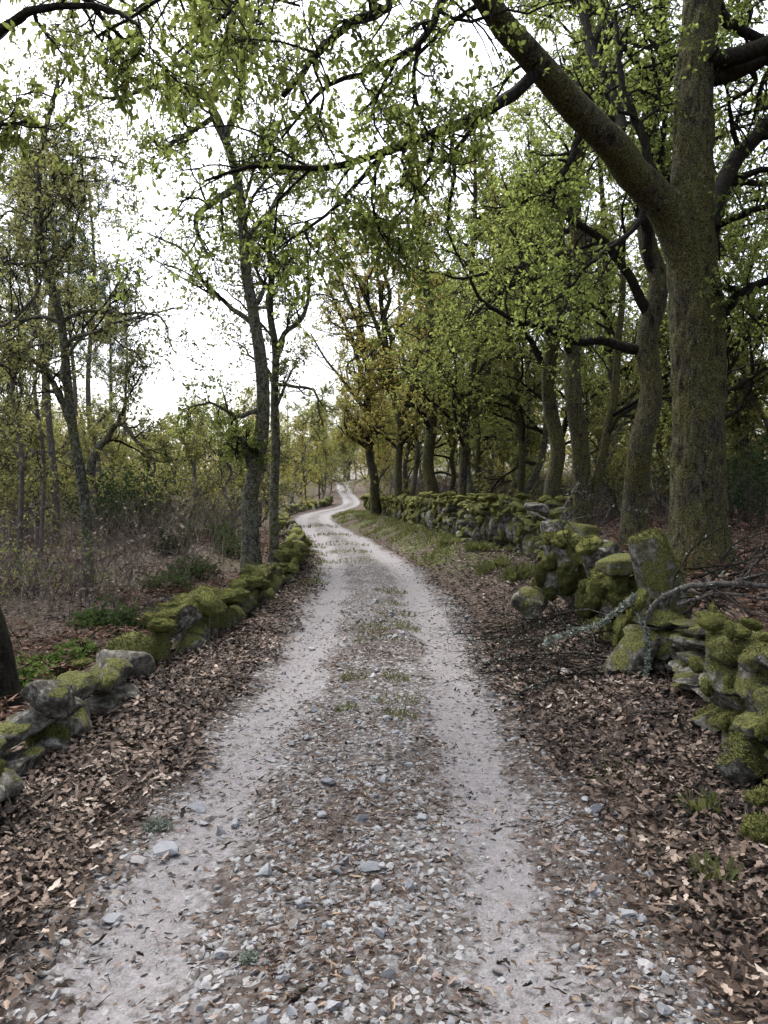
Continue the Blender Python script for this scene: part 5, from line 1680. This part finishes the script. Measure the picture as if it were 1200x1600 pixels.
for i, (pts, r0, r1, lab) in enumerate((
        ([(1010, 965, 6.0), (1040, 930, 5.9), (1100, 912, 5.9), (1200, 915, 5.9), (1290, 920, 5.9)], .022, .02, 'thick grey dead branch laid along the near right wall top'),
        ([(1060, 945, 6.0), (1120, 928, 5.9), (1190, 935, 5.8), (1280, 925, 5.7)], .013, .01, 'second grey dead branch lying along the near right wall'),
        ([(1045, 945, 6.1), (1060, 890, 6.2), (1090, 850, 6.3), (1140, 820, 6.4), (1230, 780, 6.5)], .01, .004, 'curving bare twig rising over the near right wall'),
        ([(1070, 960, 6.0), (1130, 890, 6.2), (1170, 862, 6.3), (1240, 850, 6.4)], .012, .006, 'bare stick slanting up behind the near right wall'),
        ([(900, 865, 8.6), (880, 825, 8.6), (905, 790, 8.7), (925, 745, 8.8)], .007, .003, 'thin pale twig curling up from the mossy boulder'),
        ([(945, 860, 8.4), (900, 830, 8.5), (880, 800, 8.6), (905, 750, 8.7)], .01, .004, 'bleached bent twig above the tumbled wall'),
        ([(880, 775, 11), (915, 770, 10.6), (960, 790, 10.3), (1020, 800, 10)], .01, .004, 'lichened dead branch lying on the bank behind the wall'),
        ([(830, 800, 12), (860, 815, 11.6), (900, 830, 11.3), (960, 830, 11)], .016, .006, 'grey lichened branch resting on the wall end'),
        ([(1110, 900, 7.6), (1150, 850, 7.8), (1200, 830, 8), (1260, 800, 8.2)], .01, .004, 'dark brush twig at the right edge behind the wall'),
        ([(1080, 905, 7.4), (1140, 885, 7.5), (1200, 870, 7.6), (1280, 880, 7.7)], .012, .005, 'long dark brush twig behind the thick grey branch'))):
    fallen('dead_branch', lab, px(pts), r0, r1, 6, 4, 'bark_grey' if i < 2 or i in (5, 7) else 'bark_dark', 90 if i in (0, 6, 7) else 20, .5, (0, 0, .1), 'dead branches over the right wall', clamp=False)
for (pts, r0, mt, lab) in (([(248, 1222), (262, 1205), (275, 1192)], .011, 'bark_grey', 'short broken stick at the left edge of the left rut'), ([(455, 1572), (480, 1545), (500, 1515)], .009, 'bark_dark', 'dark stick lying on the ridge near the bottom'),
                           ([(648, 1555), (690, 1580), (740, 1602)], .007, 'bark_grey', 'pale peeled stick at the bottom centre'), ([(735, 1565), (765, 1580), (795, 1588)], .009, 'bark_grey', 'reddish bark strip in the right rut at the bottom'),
                           ([(1020, 1245), (1060, 1280), (1095, 1320)], .008, 'bark_grey', 'thin grey stick on leaves at the right verge'), ([(1015, 1470), (1035, 1478), (1050, 1492)], .01, 'bark_grey', 'short tan piece of wood at the right edge'),
                           ([(390, 1292), (415, 1280), (438, 1268)], .008, 'bark_grey', 'bundle of pale split wood by the left rut'), ([(835, 1530), (860, 1533), (885, 1528)], .006, 'bark_grey', 'short brown twig in the right rut'), ([(745, 1498), (760, 1492), (776, 1488)], .005, 'bark_grey', 'small tan splinter stick in the right rut'),
                           ([(20, 1480), (60, 1470), (80, 1420)], .006, 'bark_dark', 'thin dark twig in the leaves at the left edge'), ([(430, 1360), (480, 1372), (540, 1368)], .007, 'bark_dark', 'dark twig across the ridge above the stone cluster')):
    fallen('stick', lab, lie(pts, r0 * .8), r0, r0 * .5, 0, 0, mt)
# lichen clump on the left rut, dry stalks by the wall
for (u, v, s, lab) in ((246, 1298, .075, 'grey-green lichen clump lying on the left rut'), (100, 1175, .06, 'grey lichen clump at the foot of the left wall'), (388, 1503, .035, 'small lichen tuft on the ridge')):
    g = G(u, v)
    n = 900
    d = norm(rng.normal(size=(n, 3))) * np.array([1, .8, .45])
    p = d * (s * rng.random(n) ** .5)[:, None] + [0, 0, s * .35]
    V, T, t = flat_leaves(p, rng.normal(size=(n, 3)), norm(rng.normal(size=(n, 3))), rng.uniform(.008, .02, n), .22, rng.random(n) * .7)
    b = Buf(); b.add(V, [T], t)
    tag(link('lichen_clump', b.mesh('lichen_clump', M['lichen'], smooth=False), None, tuple(g)), lab, 'lichen')
for i, (u, v0, v1, lab) in enumerate(((337, 935, 1040, 'tallest thin dry stalk standing before the cushioned wall'), (325, 960, 1035, 'dry stalk left of the tallest one before the wall'), (357, 955, 1010, 'dry stalk right of the tallest one before the wall'), (331, 985, 1040, 'short dry stalk between the taller ones'))):
    g = G(u, v1)
    top = P(u + 2, v0, float(g[1]))
    q = resample([g, (g + top) / 2 + [.01, 0, 0], top], 8)[None]
    b = Buf()
    V, Q, _ = tubes(q, np.linspace(.004, .002, 8)[None], 5); b.add(V - g, [Q])
    tag(link('dry_stalk', b.mesh('dry_stalk', M['bark_grey']), None, tuple(g)), lab, 'stalk', 'dry stalks by the left wall')
